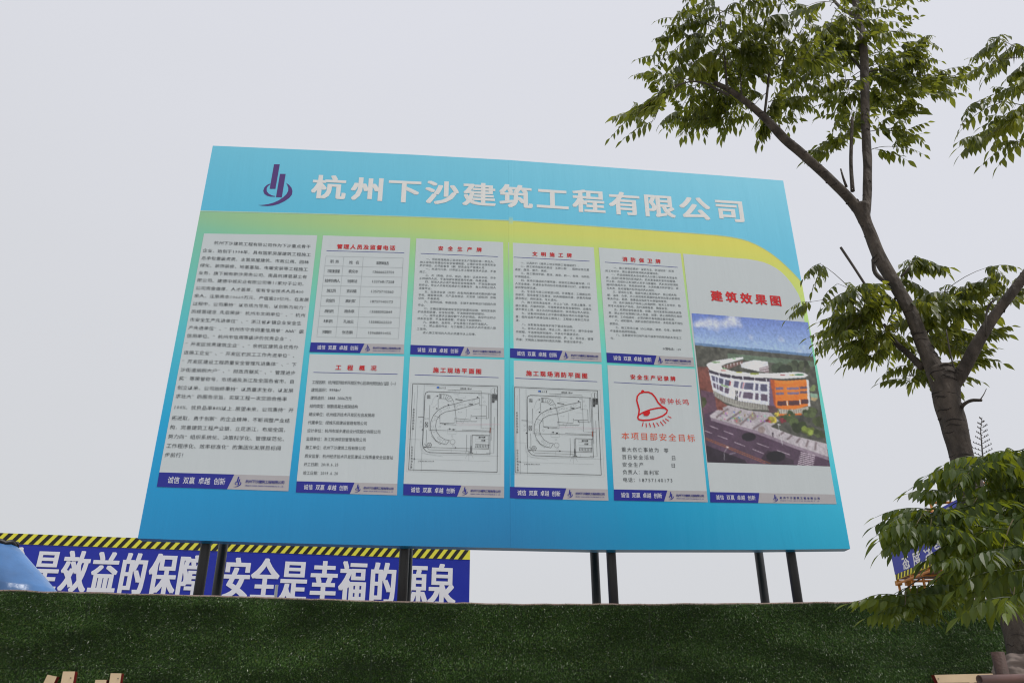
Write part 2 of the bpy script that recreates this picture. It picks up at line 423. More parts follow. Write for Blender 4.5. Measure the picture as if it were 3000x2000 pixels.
def para(P, conv, lines, first, last, right, cells, h, m='ink2', name='notice_lettering', ys=None, wk=.98):
    """monospaced block; first/last: left middle of the first and last row, right: right end of a full row"""
    t = Text(bsurf, OFFT); a = buv(*conv(*first)); b = buv(*conv(*last)); r = buv(*conv(*right))
    pitch = (r[0] - a[0]) / cells; hh = px_h(conv, first[0], (first[1] + last[1]) / 2, h)
    n = len(lines)
    slope = right[2] if len(right) > 2 else 0
    for i, L in enumerate(lines):
        k = i / (n - 1)
        u0 = a[0] + (b[0] - a[0]) * k; v0 = a[1] + (b[1] - a[1]) * k
        if ys: u0, v0 = buv(*conv(*ys[i])); u0 = a[0] + (b[0] - a[0]) * k
        c = u0
        for ch in L:
            ad = adv(ch); t.put(ch, c + pitch * ad / 2, v0, pitch * wk, hh / .9, res=1); c += pitch * ad
    t.build(name, M[m], P)

z = Z(400, 650, 3.484); z2 = Z(400, 1050, 3.484)
def zA(x, y): return (x, y)
P1 = panel(zA, (597.8, 684.4), (929.5, 689.5), (466.9, 1383), (848.6, 1393.6), (459.7, 1425.4), (844.9, 1438), 'tall panel of company history text at the left edge of the board')
L1 = """　　杭州下沙建筑工程有限公司作为下沙重点骨干
企业，始创于1998年，具有国家房屋建筑工程施工
总承包壹级资质，主营房屋建筑、市政公用、园林
绿化、装饰装修、地基基础、电暖安装等工程施工
业务，旗下拥有新沙劳务公司、南昌杭博混凝土有
限公司、建德中城实业有限公司等11家分子公司。
公司资金雄厚，人才荟萃，现有专业技术人员400
余人，注册资本10669万元，产值逾20亿元。在发展
过程中，公司秉持“以市场为导向，以创新为动力”
的经营理念.先后荣获“杭州市文明单位”、“杭州
市安全生产先进单位”、“浙江省乡镇企业安全生
产先进单位”、“杭州市守合同重信用单“AAA”级
信用单位、“杭州市信用等级评价优秀企业”、
“开发区优秀建筑企业”、“余杭区建筑业优秀外
进施工企业”、“开发区农民工工作先进单位”、
“开发区建设工程质量安全管理先进集体”、“下
沙街道纳税大户”、“财政贡献奖”、“管理进步
奖”等荣誉称号，市场遍及浙江及全国各省市。自
创立以来，公司始终秉持“以质量求生存，以发展
求壮大”的服务宗旨，实现工程一次交验合格率
100%，优良品率80%以上.展望未来，公司秉持“开
拓进取，勇于创新”的企业精神，不断调整产业结
构，完善建筑工程产业链，立足浙江，布局全国，
努力向“组织系统化、决策科学化、管理规范化、
工作程序化、效率标准化”的集团化发展目标阔
步前行！""".split('\n')
ys = [z(690, y) for y in (210, 293, 370, 445, 522, 597, 678, 757, 838, 918, 1002, 1085, 1167, 1250, 1338)] + [z2(460, y) for y in (28, 115, 203, 297, 385, 498, 607, 703, 797, 892, 985)]
para(P1, zA, L1, z(692, 210), z2(287, 985), z(1782, 233), 22, 40 / 3.484, m='ink', name='history_lettering', ys=ys)

z = Z(850, 650, 3.825)
P = panel(z, (368, 153), (1348, 182), (232, 1350), (1278, 1372), (217, 1457), (1277, 1480), 'upper panel with a ruled table of staff names and telephone numbers')
heading(P, z, '管理人员及监督电话', (527, 277), (1177, 293), 50); rule(P, z, (408, 324), (1278, 348))
ly = [385, 493, 602, 713, 827, 941, 1055, 1172, 1290]; ry = [407, 515, 622, 733, 847, 960, 1074, 1192, 1308]
def tx(x0, x1, y, yy): return x0 + (x1 - x0) * (y - yy[0]) / (yy[-1] - yy[0])
ln = [(((tx(402, 300, a, ly), a), (tx(1268, 1215, b, ry), b)), 2.6) for a, b in zip(ly, ry)]
ln += [(((402, 385), (300, 1290)), 2.6), (((603, 391), (511, 1295)), 2.6), (((820, 397), (744, 1300)), 2.6), (((1268, 407), (1215, 1308)), 2.6)]
strokes(ln, OFFB, 'table_lines', M['thin'], P, z)
t = Text(bsurf, OFFT)
rows = [(('职　务', (500, 445), 98), ('姓　　名', (718, 455), 112), ('联系电话', (1037, 463), 138)), (('项目经理', (488, 553), 140), ('袁文冰', (708, 555), 112), ('13666623701', (1045, 563), 252)),
        (('技术负责人', (475, 660), 172), ('钱来法', (698, 665), 112), ('13376817258', (1040, 671), 255)), (('施工员', (463, 771), 104), ('言云福', (687, 775), 112), ('13575710360', (1031, 782), 257)),
        (('安全员', (451, 882), 104), ('高利军', (677, 887), 114), ('18757140173', (1023, 894), 259)), (('质检员', (438, 1000), 105), ('施永泉', (665, 1001), 115), ('13588092849', (1015, 1008), 260)),
        (('材料员', (427, 1112), 105), ('孔迪云', (655, 1117), 116), ('13588262320', (1007, 1123), 262)), (('预算员', (414, 1233), 106), ('张志鹏', (643, 1237), 118), ('15968891455', (998, 1245), 264))]
for row in rows:
    for s_, (cx, cy), wd in row:
        hh = px_h(z, cx, cy, 36)
        t.line(s_, buv(*z(cx - wd / 2, cy - wd * .012)), buv(*z(cx + wd / 2, cy + wd * .012)), hh, bold=0, wf=hh * .98)
t.build_lines('table_entry', M['ink'], P)

z = Z(850, 1020, 3.4075)
P = panel(z, (195, 58), (1138, 80), (66, 1325), (1070, 1350), (58, 1437), (1067, 1465), 'lower panel listing the project facts and dates')
heading(P, z, '工 程 概 况', (455, 191), (862, 200), 50, wk=1.0); rule(P, z, (233, 240), (1072, 259))
t = Text(bsurf, OFFT)
for s_, a, b in [('工程名称：杭州经济技术开发区中心区单元规划幼儿园（一）', (220, 337), (1078, 355)), ('建筑面积：9998m²', (212, 415), (510, 418)), ('建筑造价：3888.2006万元', (204, 495), (615, 500)),
                 ('结构类型：钢筋混凝土框架结构', (196, 576), (676, 583)), ('建设单位：杭州经济技术开发区社会发展局', (188, 657), (843, 668)), ('代建单位：绿城乐居建设管理有限公司', (180, 739), (768, 749)),
                 ('设计单位：杭州市城乡建设设计院股份有限公司', (172, 820), (903, 834)), ('监理单位：浙江同洲项目管理有限公司', (163, 903), (757, 914)), ('施工单位：杭州下沙建筑工程有限公司', (155, 987), (752, 998)),
                 ('质安监督：杭州经济技术开发区建设工程质量安全监督站', (147, 1073), (1028, 1090)), ('开工日期：2018.6.25', (138, 1157), (483, 1161)), ('竣工日期：2019.6.20', (131, 1242), (478, 1248))]:
    hh = px_h(z, a[0], a[1], 36); t.line(s_, buv(*z(*a)), buv(*z(*b)), hh, bold=0, wf=hh * .86)
t.build_lines('facts_line', M['ink'], P)

z = Z(1180, 680, 4.125)
P = panel(z, (163, 76), (1213, 122), (95, 1362), (1223, 1400), (90, 1475), (1225, 1515), 'upper panel of small safety rules headed with five red characters, left of the seam')
heading(P, z, '安 全 生 产 牌', (430, 196), (952, 215), 50); rule(P, z, (217, 259), (1152, 298))
L3 = """　　一、项目经理是施工现场安全生产管理的第一责任人、
施工现场应有健全的安全管理制度、必需的安全设施和安全
防护用品，必须配备专（兼）职安全生产管理人员。
　　一、未进行分部、分项或工序工程安全技术交底，不准
施工。
　　三、无（资格、许可、培训、操作）证或非本机、非本
工种操作人员，不准驾驶车辆或操作机械、电器设备。
　　四、现场人员必须严格按安全规程操作，不准违章指挥
和作业。作业人员有权拒绝执行违章指令，有义务制止他人
违章作业。
　　五、在现场安装（拆卸）的各种起重机械和整体提升脚
手架、模板等设施，无产品合格证、无安装（或检测）合格
证的，不准使用。
　　六、各种机械、电器设备、车辆不准带病运行或超负荷
作业。
　　七、正确设置和使用安全防护装置和设施，现场安全防
护设施和装置、安全标志等，不准随意拆除和挪动。
　　八、按作业要求正确穿戴个人防护用品，高空作业时必
须系安全带，不准穿硬底鞋，不准往下抛掷物料。
　　九、装载机、自卸车、铲车等施工机械不准载人。
　　十、禁止酒后作业；与工程施工无关的人员不准进入施
工现场。
　　进入施工现场的人员必须遵守以上纪律。""".split('\n')
para(P, z, L3, (210, 323), (166, 1210), (1128, 360), 26, 27)
z = Z(1480, 690, 4.127)
P = panel(z, (38, 85), (1070, 143), (58, 1362), (1160, 1415), (58, 1478), (1167, 1528), 'upper panel of civilised working rules, just right of the seam')
heading(P, z, '文 明 施 工 牌', (330, 222), (803, 243), 50); rule(P, z, (103, 262), (1020, 311))
L4 = """　　一、认真执行《建筑工地文明施工管理规定》。
　　二、施工现场按规定悬挂“五牌二图”，图牌安放位置
适宜、醒目、整齐、美观。
　　三、施工围挡牢固、整洁、美观、统一、有效，与所处
环境相适应。
　　四、现场交通组织方案完善；按规定正确设置车辆、行
人安全通道、交通安全导向标志和夜间警示红灯，必要时协
助民警指挥交通。
　　五、生活区与施工区明显分隔，环境整洁；工棚搭设符
合规定；现场食堂卫生整洁，防灭蝇措施完善，炊事员有健
康合格证；厕所清洁，专人清扫。
　　六、施工现场清洁有序，无尘土飞扬、无渣土撒落、无
废水漫溢、无噪声扰民，不随意焚烧有毒有害物料，运输车
辆不带泥上路，渣土及石料运输密闭，现场周边专人保洁。
　　七、设备材料按施工总平面布置图在场内分类整齐放
置；临时设施不搭建在施工围挡上；工程竣工做到工完场
清。
　　八、采取有效措施保护地下管线和设施。
　　九、现场人员挂牌、持证上岗、遵纪守法，遵守安全操
作规程，不违章指挥和操作，不参与不健康活动。
　　十、应在现场悬挂或保存的图、表、证、照齐全，管理
完善；文明施工管理资料真实完整，检查记录齐全。""".split('\n')
para(P, z, L4, (116, 323), (130, 1253), (1013, 372), 26, 27)
z = Z(1740, 710, 4.127)
P = panel(z, (57, 63), (1047, 135), (150, 1333), (1202, 1392), (158, 1450), (1217, 1505), 'upper panel of fire prevention rules, ending in the number 119')
heading(P, z, '消 防 保 卫 牌', (345, 203), (803, 233), 50); rule(P, z, (133, 240), (1013, 303))
L5 = """　　　一、施工现场应贯彻“以防为主、防消结合“的消
防工作方针，建立健全的现场防火管理体系。
　　一、项目经理及防火安全责任人对施工现场防火安全负
责，应进行经常性的现场防火、防灾害事故的宣传和管理。
开工前，应组织义务消防人员学习掌握防、灭火知识和消防
器材的使用方法，熟悉现场环境、水源和重点防护部位；发
生火灾，及时报警并科学组织灭火抢险。
　　三、现场办公室、宿舍内禁止使用电炉，禁止明火取
暖；油库、仓库、木工房和易燃易爆物品存放处禁止吸烟和
明火作业；易燃、易爆品应指定专人保管和使用。
　　四、及时消除生产场地上的易燃物，每天工作完毕，指
定专人检查生产场地，及时消除隐患，确保安全。
　　五、定期检查电器设备、线路，及时发现和消除火灾隐
患，禁止自行在照明灯具上加盖、加罩；禁止用照明灯具烘
烤衣物。工作结束时，必须切断所有电器设备的电源。
　　六、消防器材、消防设施应保持完好，未经批准不得任
意挪动。
　　七、施工现场工棚（办公用房、宿舍、仓库、伙房等）
不准使用易燃物搭盖。
　　八、注意做好节日和气候干燥季节的现场防火安全工
作。""".split('\n')
para(P, z, L5, (135, 302), (200, 1158), (1000, 360), 26, 27)
t = Text(bsurf, OFFT); hh = px_h(z, 940, 1290, 30); t.line('火警电话：119', buv(*z(830, 1283)), buv(*z(1050, 1297)), hh, bold=0); t.build_each('telephone_character', M['ink'], P)

# site plans
def siteplan(P, conv, TL, TR, BR, BL):
    src = [(105, 298), (990, 327), (985, 1220), (62, 1194)]
    dst = [conv(*p) for p in (TL, TR, BR, BL)]
    A = []; b = []
    for (x, y), (X, Y) in zip(src, dst):
        A.append([x, y, 1, 0, 0, 0, -X * x, -X * y]); b.append(X); A.append([0, 0, 0, x, y, 1, -Y * x, -Y * y]); b.append(Y)
    hm = np.linalg.solve(np.array(A, float), np.array(b, float))
    def f(x, y):
        d = hm[6] * x + hm[7] * y + 1; return ((hm[0] * x + hm[1] * y + hm[2]) / d, (hm[3] * x + hm[4] * y + hm[5]) / d)
    thick = [(src, 6, True), ([(270, 380), (913, 402), (910, 1035), (285, 1015), (245, 1003), (218, 972), (208, 930), (222, 640), (232, 420), (240, 392)], 4.5, True)]
    med = [([(800, 448), (640, 480), (540, 510), (440, 533), (370, 572), (320, 628), (293, 692), (288, 760), (305, 830), (345, 890), (400, 920), (455, 933), (487, 890)], 3.2),
           ([(800, 500), (680, 535), (560, 570), (450, 590), (390, 622), (352, 680), (343, 740), (355, 800), (390, 850), (440, 880), (487, 888)], 3.2), ([(800, 448), (800, 523), (873, 527), (872, 670)], 2.4),
           ([(380, 408), (450, 410), (500, 430), (530, 480), (545, 560), (555, 640), (557, 712)], 2.6), ([(380, 452), (440, 455), (475, 482)], 2.4), ([(380, 408), (380, 452)], 2.4), ([(392, 408), (392, 452)], 5),
           ([(370, 455), (370, 560)], 2.2), ([(388, 620), (388, 708), (537, 712), (540, 660), (710, 674), (714, 625), (724, 640), (872, 636)], 2.8), ([(388, 712), (460, 722), (557, 728), (555, 690), (775, 692), (775, 660), (895, 660), (898, 402)], 2.6),
           ([(470, 363), (820, 376), (818, 762), (948, 768)], 2.4), ([(283, 520), (275, 782), (910, 800)], 2.8), ([(620, 778), (910, 790)], 2.4), ([(925, 405), (922, 890)], 2.6), ([(955, 645), (950, 1022), (870, 1020)], 2.4),
           ([(725, 833), (910, 838)], 4), ([(725, 833), (722, 1010)], 3), ([(900, 840), (897, 978)], 2.4), ([(712, 833), (708, 1010)], 3), ([(668, 828), (665, 1000), (655, 1022)], 2.2), ([(222, 960), (550, 970), (897, 980)], 2.8),
           ([(275, 986), (500, 994), (700, 1000)], 2.2), ([(222, 920), (275, 986)], 2), ([(248, 780), (248, 850), (243, 935), (250, 960)], 2.4), ([(300, 845), (345, 895), (392, 932), (402, 915)], 2.2), ([(322, 628), (385, 655)], 2.2),
           ([(757, 928), (900, 934)], 2.4), ([(755, 962), (897, 968)], 2), ([(712, 945), (712, 1018)], 8), ([(685, 1016), (735, 1020)], 6), ([(235, 700), (262, 702), (260, 750), (233, 748)], 4, True), ([(236, 702), (258, 748)], 3), ([(258, 702), (236, 748)], 3),
           ([(160, 645), (218, 648)], 4), ([(955, 350), (955, 402)], 4), ([(550, 460), (625, 472)], 6), ([(520, 776), (540, 778)], 9), ([(380, 332), (380, 352)], 5), ([(442, 332), (442, 354)], 5), ([(460, 640), (460, 640.5)], 1)]
    for i in range(9): x = 762 + i * 16.5; med.append(([(x, 930), (x, 964)], 2.2)); med.append(([(x, 964), (x + 8, 932)], 1.6))
    for i, (a, b_) in enumerate([((405, 410), (403, 453)), ((432, 410), (428, 454)), ((458, 413), (444, 456)), ((482, 422), (456, 460)), ((503, 440), (466, 470)), ((522, 470), (474, 484))]): med.append(([a, b_], 2))
    for (x, y, r, wd) in [(277, 938, 26, 3.4), (950, 375, 30, 1.2), (520, 905, 26, 2)]: med.append((circ(x, y, r, 6 if r == 26 and x < 300 else 14), wd, True))
    for k in range(3): a = k * math.pi / 3; med.append(([(277 - 24 * math.cos(a), 938 - 24 * math.sin(a)), (277 + 24 * math.cos(a), 938 + 24 * math.sin(a))], 1.6))
    for (x, y) in [(355, 560), (475, 520), (780, 442), (230, 962), (550, 968), (768, 656), (440, 724), (205, 780), (120, 1083), (360, 428)]: med.append(([(x - 6, y - 5), (x + 8, y)], 9))
    thin = [([(85, 287), (1018, 318), (1015, 1240), (40, 1212)], 1.2, True), ([(157, 310), (115, 1210)], 2), ([(225, 312), (193, 1210)], 1.8), ([(128, 385), (100, 800), (82, 1200)], 1.2), ([(60, 878), (200, 882)], 1.2), ([(108, 1083), (910, 1108)], 1), ([(690, 1030), (690, 1100)], 1.2),
            ([(200, 1022), (280, 1036), (1000, 1052)], 1.2), ([(240, 318), (915, 340), (918, 402)], 1), ([(576, 400), (576, 448), (655, 452), (657, 422)], 1), ([(535, 362), (590, 364), (592, 408), (535, 406)], 1, True), ([(740, 560), (810, 562)], 1), ([(665, 560), (663, 640), (625, 715), (600, 680)], 1.2),
            ([(468, 770), (556, 772), (556, 822), (466, 820)], 1.4, True), ([(490, 470), (560, 560)], 1), ([(183, 900), (190, 980), (240, 1030), (420, 1060)], 1), ([(760, 845), (895, 848), (892, 905), (758, 902)], 1.2, True), ([(760, 872), (893, 876)], 1.2), ([(945, 560), (985, 562), (985, 640)], 1), ([(655, 1078), (670, 1040), (720, 1042), (735, 1080)], 1.2),
            ([(300, 520), (318, 460), (345, 425)], 1), ([(315, 550), (370, 500)], 1), ([(505, 970), (505, 1018)], 1), ([(770, 1000), (770, 1028), (745, 1026)], 1.2)]
    for (x, y, r) in [(337, 670, 11), (308, 690, 7), (311, 746, 12), (325, 785, 20), (370, 865, 11), (392, 886, 10), (430, 905, 18), (395, 585, 11), (437, 555, 16), (478, 548, 12), (562, 526, 14), (592, 518, 7), (617, 515, 12), (650, 518, 7), (697, 498, 9), (737, 484, 16), (838, 440, 9), (852, 488, 9), (800, 412, 10), (190, 697, 9), (187, 748, 9), (387, 747, 10), (515, 845, 10), (528, 945, 10), (237, 662, 9), (263, 663, 9)]:
        thin.append((circ(x, y, r, 10), 1.1, True))
    strokes(thick + med, OFFT, 'plan_linework', M['black'], P, lambda x, y: f(x, y))
    strokes(thin, OFFB + .001, 'plan_fine_lines', M['ink2'], P, lambda x, y: f(x, y))
    t = Text(bsurf, OFFT)
    def small(s_, a, b, h, bold=0):
        A_ = buv(*f(*a)); B_ = buv(*f(*b)); hh = abs(buv(*f(a[0], a[1] - h / 2))[1] - buv(*f(a[0], a[1] + h / 2))[1]); t.line(s_, A_, B_, hh, bold=bold, res=1)
    def vert(s_, a, b, h):
        hh = abs(buv(*f(a[0], a[1] - h / 2))[1] - buv(*f(a[0], a[1] + h / 2))[1])
        for i, ch in enumerate(s_):
            k = i / (len(s_) - 1); q = buv(*f(a[0] + (b[0] - a[0]) * k, a[1] + (b[1] - a[1]) * k)); t.put(ch, q[0], q[1], hh, hh / .9, res=1)
    vert('松合社区西侧支路', (116, 568), (107, 768), 21); vert('松合社区西侧支路', (99, 960), (90, 1168), 21)
    small('规划支路（宽9m）', (602, 348), (728, 352), 12, .02); small('办公室', (820, 856), (862, 857), 14, .02); small('办公室', (820, 889), (862, 890), 14, .02); small('会议', (792, 856), (816, 857), 14, .02)
    small('围挡至轴线', (165, 1104), (242, 1106), 8, .03); small('北大门中心线', (246, 1106), (325, 1107), 8, .03); small('大门', (392, 342), (425, 343), 11, .03); small('施工道路', (480, 768), (500, 770), 12)
    for i in range(7): small('说明施工围挡'[:6 if i < 5 else 3], (930, 412 + i * 13), (986 if i < 5 else 958, 413 + i * 13), 10, .02)
    small('±0.000', (580, 595), (620, 597), 9); small('幼儿园主楼', (690, 512), (732, 514), 9, .02); small('塔吊', (252, 425), (290, 426), 18); small('钢筋', (252, 445), (290, 446), 18)
    t.build('plan_lettering', M['black'], P)
    poly([(355, 330), (378, 330), (377, 346), (354, 345)], OFFT, 'plan_blue_block', vinyl_print('blue_block_print', ink((60, 100, 170))), P, lambda x, y: f(x, y))
    strokes([([(913, 757), (911, 812)], 8)], OFFT + .0015, 'plan_red_mark', vinyl_print('brown_red_print', ink((120, 60, 40))), P, lambda x, y: f(x, y))
    strokes([([(560, 712), (1015, 722)], 2), ([(560, 728), (1015, 735)], 1.2)], OFFB + .0022, 'plan_pink_lines', vinyl_print('pink_print', ink((180, 150, 160))), P, lambda x, y: f(x, y))
z = Z(1180, 1040, 3.5625)
P = panel(z, (75, 15), (1060, 48), (8, 1342), (1058, 1370), (5, 1460), (1057, 1490), 'lower panel with a black line site plan, left of the seam')
heading(P, z, '施工现场平面图', (318, 155), (820, 172), 52); rule(P, z, (125, 205), (1000, 235))
siteplan(P, z, (105, 298), (990, 327), (985, 1220), (62, 1194))
z = Z(1480, 1040, 3.5625)
P = panel(z, (50, 55), (1005, 95), (50, 1373), (1070, 1398), (50, 1492), (1078, 1517), 'lower panel with a black line fire safety plan, right of the seam')
heading(P, z, '施工现场消防平面图', (220, 188), (857, 217), 52); rule(P, z, (105, 240), (960, 277))
siteplan(P, z, (98, 335), (963, 372), (1003, 1250), (105, 1224))

z = Z(1770, 1070, 3.734)
P = panel(z, (35, -4), (995, 40), (105, 1355), (1122, 1373), (107, 1475), (1133, 1495), 'lower panel with a red alarm bell drawing and safety targets')
heading(P, z, '安全生产记录牌', (287, 126), (778, 148), 50); rule(P, z, (105, 186), (957, 229))
bell = [([(366, 572), (378, 530), (383, 485), (370, 435), (356, 385), (362, 338), (388, 307), (430, 293), (480, 293), (522, 310), (556, 348), (588, 405), (625, 445), (665, 466), (690, 490), (682, 520), (640, 552), (570, 580), (490, 598), (420, 601), (378, 592), (366, 572)], 17),
        ([(375, 545), (430, 512), (510, 482), (590, 466), (650, 466), (688, 486)], 15), (circ(420, 287, 9, 10), 18, True)]
bell += [(((a, b), (c, d)), 9) for a, b, c, d in [(427, 620, 415, 668), (457, 632, 463, 677), (493, 630, 508, 675), (535, 628, 556, 678), (573, 625, 600, 665), (612, 612, 648, 660), (640, 595, 677, 635), (667, 582, 707, 608), (695, 555, 735, 575)]]
strokes(bell, OFFT, 'bell_outline', M['red'], P, z)
poly([(418, 520), (495, 488), (502, 520), (488, 545), (462, 556), (436, 550)], OFFT + .001, 'bell_clapper', M['red'], P, z)
t = Text(bsurf, OFFT); hh = px_h(z, 760, 395, 62); t.line('警钟长鸣', buv(*z(606, 388)), buv(*z(926, 403)), hh, bold=0, wf=hh * 1.05); t.build('warning_lettering', M['red'], P)
t = Text(bsurf, OFFT); hh = px_h(z, 590, 780, 78); t.line('本项目部安全目标', buv(*z(190, 768)), buv(*z(990, 796)), hh, bold=0, wf=hh * 1.02); t.build('target_lettering', M['orange_red'], P)
t = Text(bsurf, OFFT)
for s_, a, b in [('重大伤亡事故为', (190, 918), (596, 926)), ('零', (650, 930), (704, 931)), ('百日安全活动', (195, 1001), (545, 1007)), ('日', (738, 1011), (780, 1012)), ('安全生产', (199, 1083), (430, 1087)), ('日', (734, 1093), (776, 1094)),
                 ('负责人：', (203, 1165), (420, 1168)), ('高利军', (432, 1170), (598, 1173)), ('电话：', (207, 1249), (365, 1252)), ('18757140173', (377, 1253), (748, 1258))]:
    hh = px_h(z, a[0], a[1], 48); t.line(s_, buv(*z(*a)), buv(*z(*b)), hh, bold=0, wf=hh * 1.0)
t.build_lines('record_line', M['ink'], P)

# last panel with the printed picture
z = Z(1990, 730, 2.090)
tp = [buv(*p) for p in [(2001, 743.4), (2110, 752.5), (2190, 759), (2214, 763), (2236, 768), (2256, 776), (2274, 786), (2290, 798), (2304, 812), (2318, 829), (2330, 847), (2339, 862), (2345, 878), (2351, 908)]]
P = panel(z, (23, 28), (748, 370), (188, 1485), (953, 1500), (190, 1548), (963, 1559), 'tall right hand panel with a colour picture of a curved building', top_poly=tp, fr=(.39, .375), sl=(.045, .355), lg=.512, nm=(.55, .87))
heading(P, z, '建筑效果图', (195, 284), (622, 318), 60, bold=.034)

def picture(P, conv):
    W, H = 250, 310
    TL, TR, BR, BL = (75, 392), (788, 448), (923, 1328), (172, 1303)
    s = np.linspace(0, 1, W); t = np.linspace(0, 1, H); S, T = np.meshgrid(s, t)
    X = (1 - T) * ((1 - S) * TL[0] + S * TR[0]) + T * ((1 - S) * BL[0] + S * BR[0])
    Y = (1 - T) * ((1 - S) * TL[1] + S * TR[1]) + T * ((1 - S) * BL[1] + S * BR[1])
    C = np.zeros((H, W, 3))
    def nz_(sc, seed, oct=3):
        r = np.zeros((H, W)); a = 1
        rg = np.random.RandomState(seed)
        for o in range(oct):
            n = int(sc * 2 ** o) + 2; gr = rg.rand(n + 1, n + 1)
            xx = S * (n - 1); yy = T * (n - 1) * 1.0; xi = xx.astype(int); yi = yy.astype(int); fx = xx - xi; fy = yy - yi
            fx = fx * fx * (3 - 2 * fx); fy = fy * fy * (3 - 2 * fy)
            r += a * ((gr[yi, xi] * (1 - fx) + gr[yi, xi + 1] * fx) * (1 - fy) + (gr[yi + 1, xi] * (1 - fx) + gr[yi + 1, xi + 1] * fx) * fy); a *= .5
        return r / 1.75
    def inside(p):
        m = np.zeros((H, W), bool); n = len(p)
        for i in range(n):
            x0, y0 = p[i]; x1, y1 = p[(i + 1) % n]
            if y0 == y1: continue
            c = ((Y > min(y0, y1)) & (Y <= max(y0, y1))) & (X < (x1 - x0) * (Y - y0) / (y1 - y0) + x0); m ^= c
        return m
    def fill(p, c, jit=0, sc=30, seed=1):
        m = inside(p); base = np.array(c, float)
        k = 1 + jit * (nz_(sc, seed) - .5)[..., None] * 2 if jit else 1
        C[m] = (base * k * np.ones((H, W, 1)))[m] if jit else base
    def line(a, b, wd, c):
        a = np.array(a, float); b = np.array(b, float); d = b - a; L = np.hypot(*d); n = np.array((-d[1], d[0])) / L * wd / 2
        fill([tuple(a + n), tuple(b + n), tuple(b - n), tuple(a - n)], c)
    hz = 572 + (X - 95) * (640 - 572) / 705
    k = np.clip((Y - 392) / (hz - 392), 0, 1)[..., None]
    C[:] = np.array((88, 110, 182)) * (1 - k) + np.array((148, 176, 214)) * k
    cl = nz_(7, 5, 4); e = np.exp(-((X - 270) / 110) ** 2 - ((Y - 450) / 55) ** 2) + np.exp(-((X - 105) / 40) ** 2 - ((Y - 465) / 30) ** 2) + .5 * np.exp(-((X - 640) / 170) ** 2 - ((Y - 560) / 50) ** 2)
    a_ = np.clip((cl * 1.3 + e * .75 - 1.02) * 2.2, 0, .8)[..., None]; C[:] = C * (1 - a_) + np.array((205, 208, 220)) * a_
    m = Y > hz; f_ = nz_(34, 9, 3); C[m] = (np.array((68, 69, 62)) * (.62 + .8 * f_)[..., None])[m]
    m = (Y > hz) & (Y < hz + 16); C[m] = (92, 122, 160)
    m = (Y > hz + 45) & (Y < hz + 78) & (X > 260 + 60 * f_); C[m] = (np.array((88, 106, 88)) * (.85 + .3 * f_)[..., None])[m]
    fill([(100, 720), (180, 720), (215, 900), (300, 960), (240, 985), (150, 1010), (125, 850)], (112, 66, 58), .3, 24, 3)
    fill([(130, 860), (215, 880), (230, 985), (190, 1010), (150, 1040)], (92, 66, 82), .1)
    fill([(138, 905), (160, 908), (168, 940), (150, 968), (142, 970)], (66, 74, 46), .3)
    road = [(150, 1010), (230, 985), (540, 1100), (930, 1290), (930, 1340), (160, 1320)]
    fill(road, (74, 56, 74), .18, 8, 4)
    fill([(165, 1200), (400, 1290), (430, 1330), (165, 1320)], (40, 32, 42), .15)
    fill([(540, 1230), (700, 1290), (700, 1335), (560, 1330), (500, 1280)], (52, 40, 52), .15)
    plaza = [(185, 1018), (225, 988), (300, 955), (420, 985), (560, 1000), (610, 1050), (560, 1085), (700, 1140), (903, 1190), (915, 1290), (700, 1215), (480, 1130), (300, 1078), (195, 1045)]
    fill(plaza, (172, 166, 172), .06, 12)
    fill([(190, 1030), (300, 1062), (480, 1112), (700, 1198), (912, 1270), (914, 1292), (700, 1217), (480, 1132), (300, 1080), (195, 1048)], (132, 118, 132))
    for a, b in [((225, 1030), (300, 975)), ((290, 1050), (380, 990)), ((370, 1075), (460, 1000)), ((450, 1100), (560, 1030)), ((610, 1140), (640, 1118)), ((660, 1165), (690, 1138)), ((715, 1185), (740, 1155)), ((775, 1210), (790, 1168)), ((830, 1230), (838, 1180))]: line(a, b, 12, (120, 108, 112))
    for x, y in [(357, 1048), (450, 1025), (503, 1104)]: fill(circ(x, y, 22, 12), (142, 128, 126))
    rg = np.random.RandomState(2)
    for (x, y, r, c) in [(660, 1040, 46, (66, 78, 44)), (720, 1080, 50, (58, 70, 40)), (800, 1010, 46, (62, 72, 44)), (850, 1060, 45, (70, 80, 46)), (790, 1110, 40, (104, 118, 52)), (680, 1000, 30, (74, 88, 50)), (570, 1045, 26, (160, 148, 56)), (600, 1005, 18, (176, 158, 60)), (635, 1048, 18, (112, 40, 48)), (545, 1050, 14, (130, 60, 66)), (860, 1130, 36, (66, 76, 44)), (820, 850, 22, (86, 100, 60)), (700, 715, 50, (58, 66, 50)), (610, 730, 45, (50, 60, 46)), (762, 720, 40, (56, 62, 46)), (255, 975, 14, (120, 60, 50))]:
        for j in range(9): fill(circ(x + rg.uniform(-.7, .7) * r, y + rg.uniform(-.5, .5) * r, r * rg.uniform(.3, .6), 8), tuple(np.array(c) * rg.uniform(.65, 1.35)))
    fill([(800, 880), (845, 885), (850, 915), (805, 910)], (120, 150, 130)); fill([(805, 905), (850, 912), (830, 930), (808, 925)], (170, 150, 110))
    # building
    fill([(375, 697), (460, 678), (540, 688), (545, 715), (549, 757), (490, 748), (380, 725)], (206, 210, 218)); fill([(490, 727), (547, 714), (549, 757), (492, 750)], (128, 112, 116)); line((492, 735), (548, 722), 4, (215, 215, 220)); line((492, 748), (549, 738), 4, (215, 215, 220))
    fill([(262, 715), (390, 680), (385, 700), (300, 735)], (110, 84, 78))
    for i in range(6): x = 275 + i * 20; line((x, 712 - i * 5), (x, 730 - i * 5), 4, (214, 214, 220))
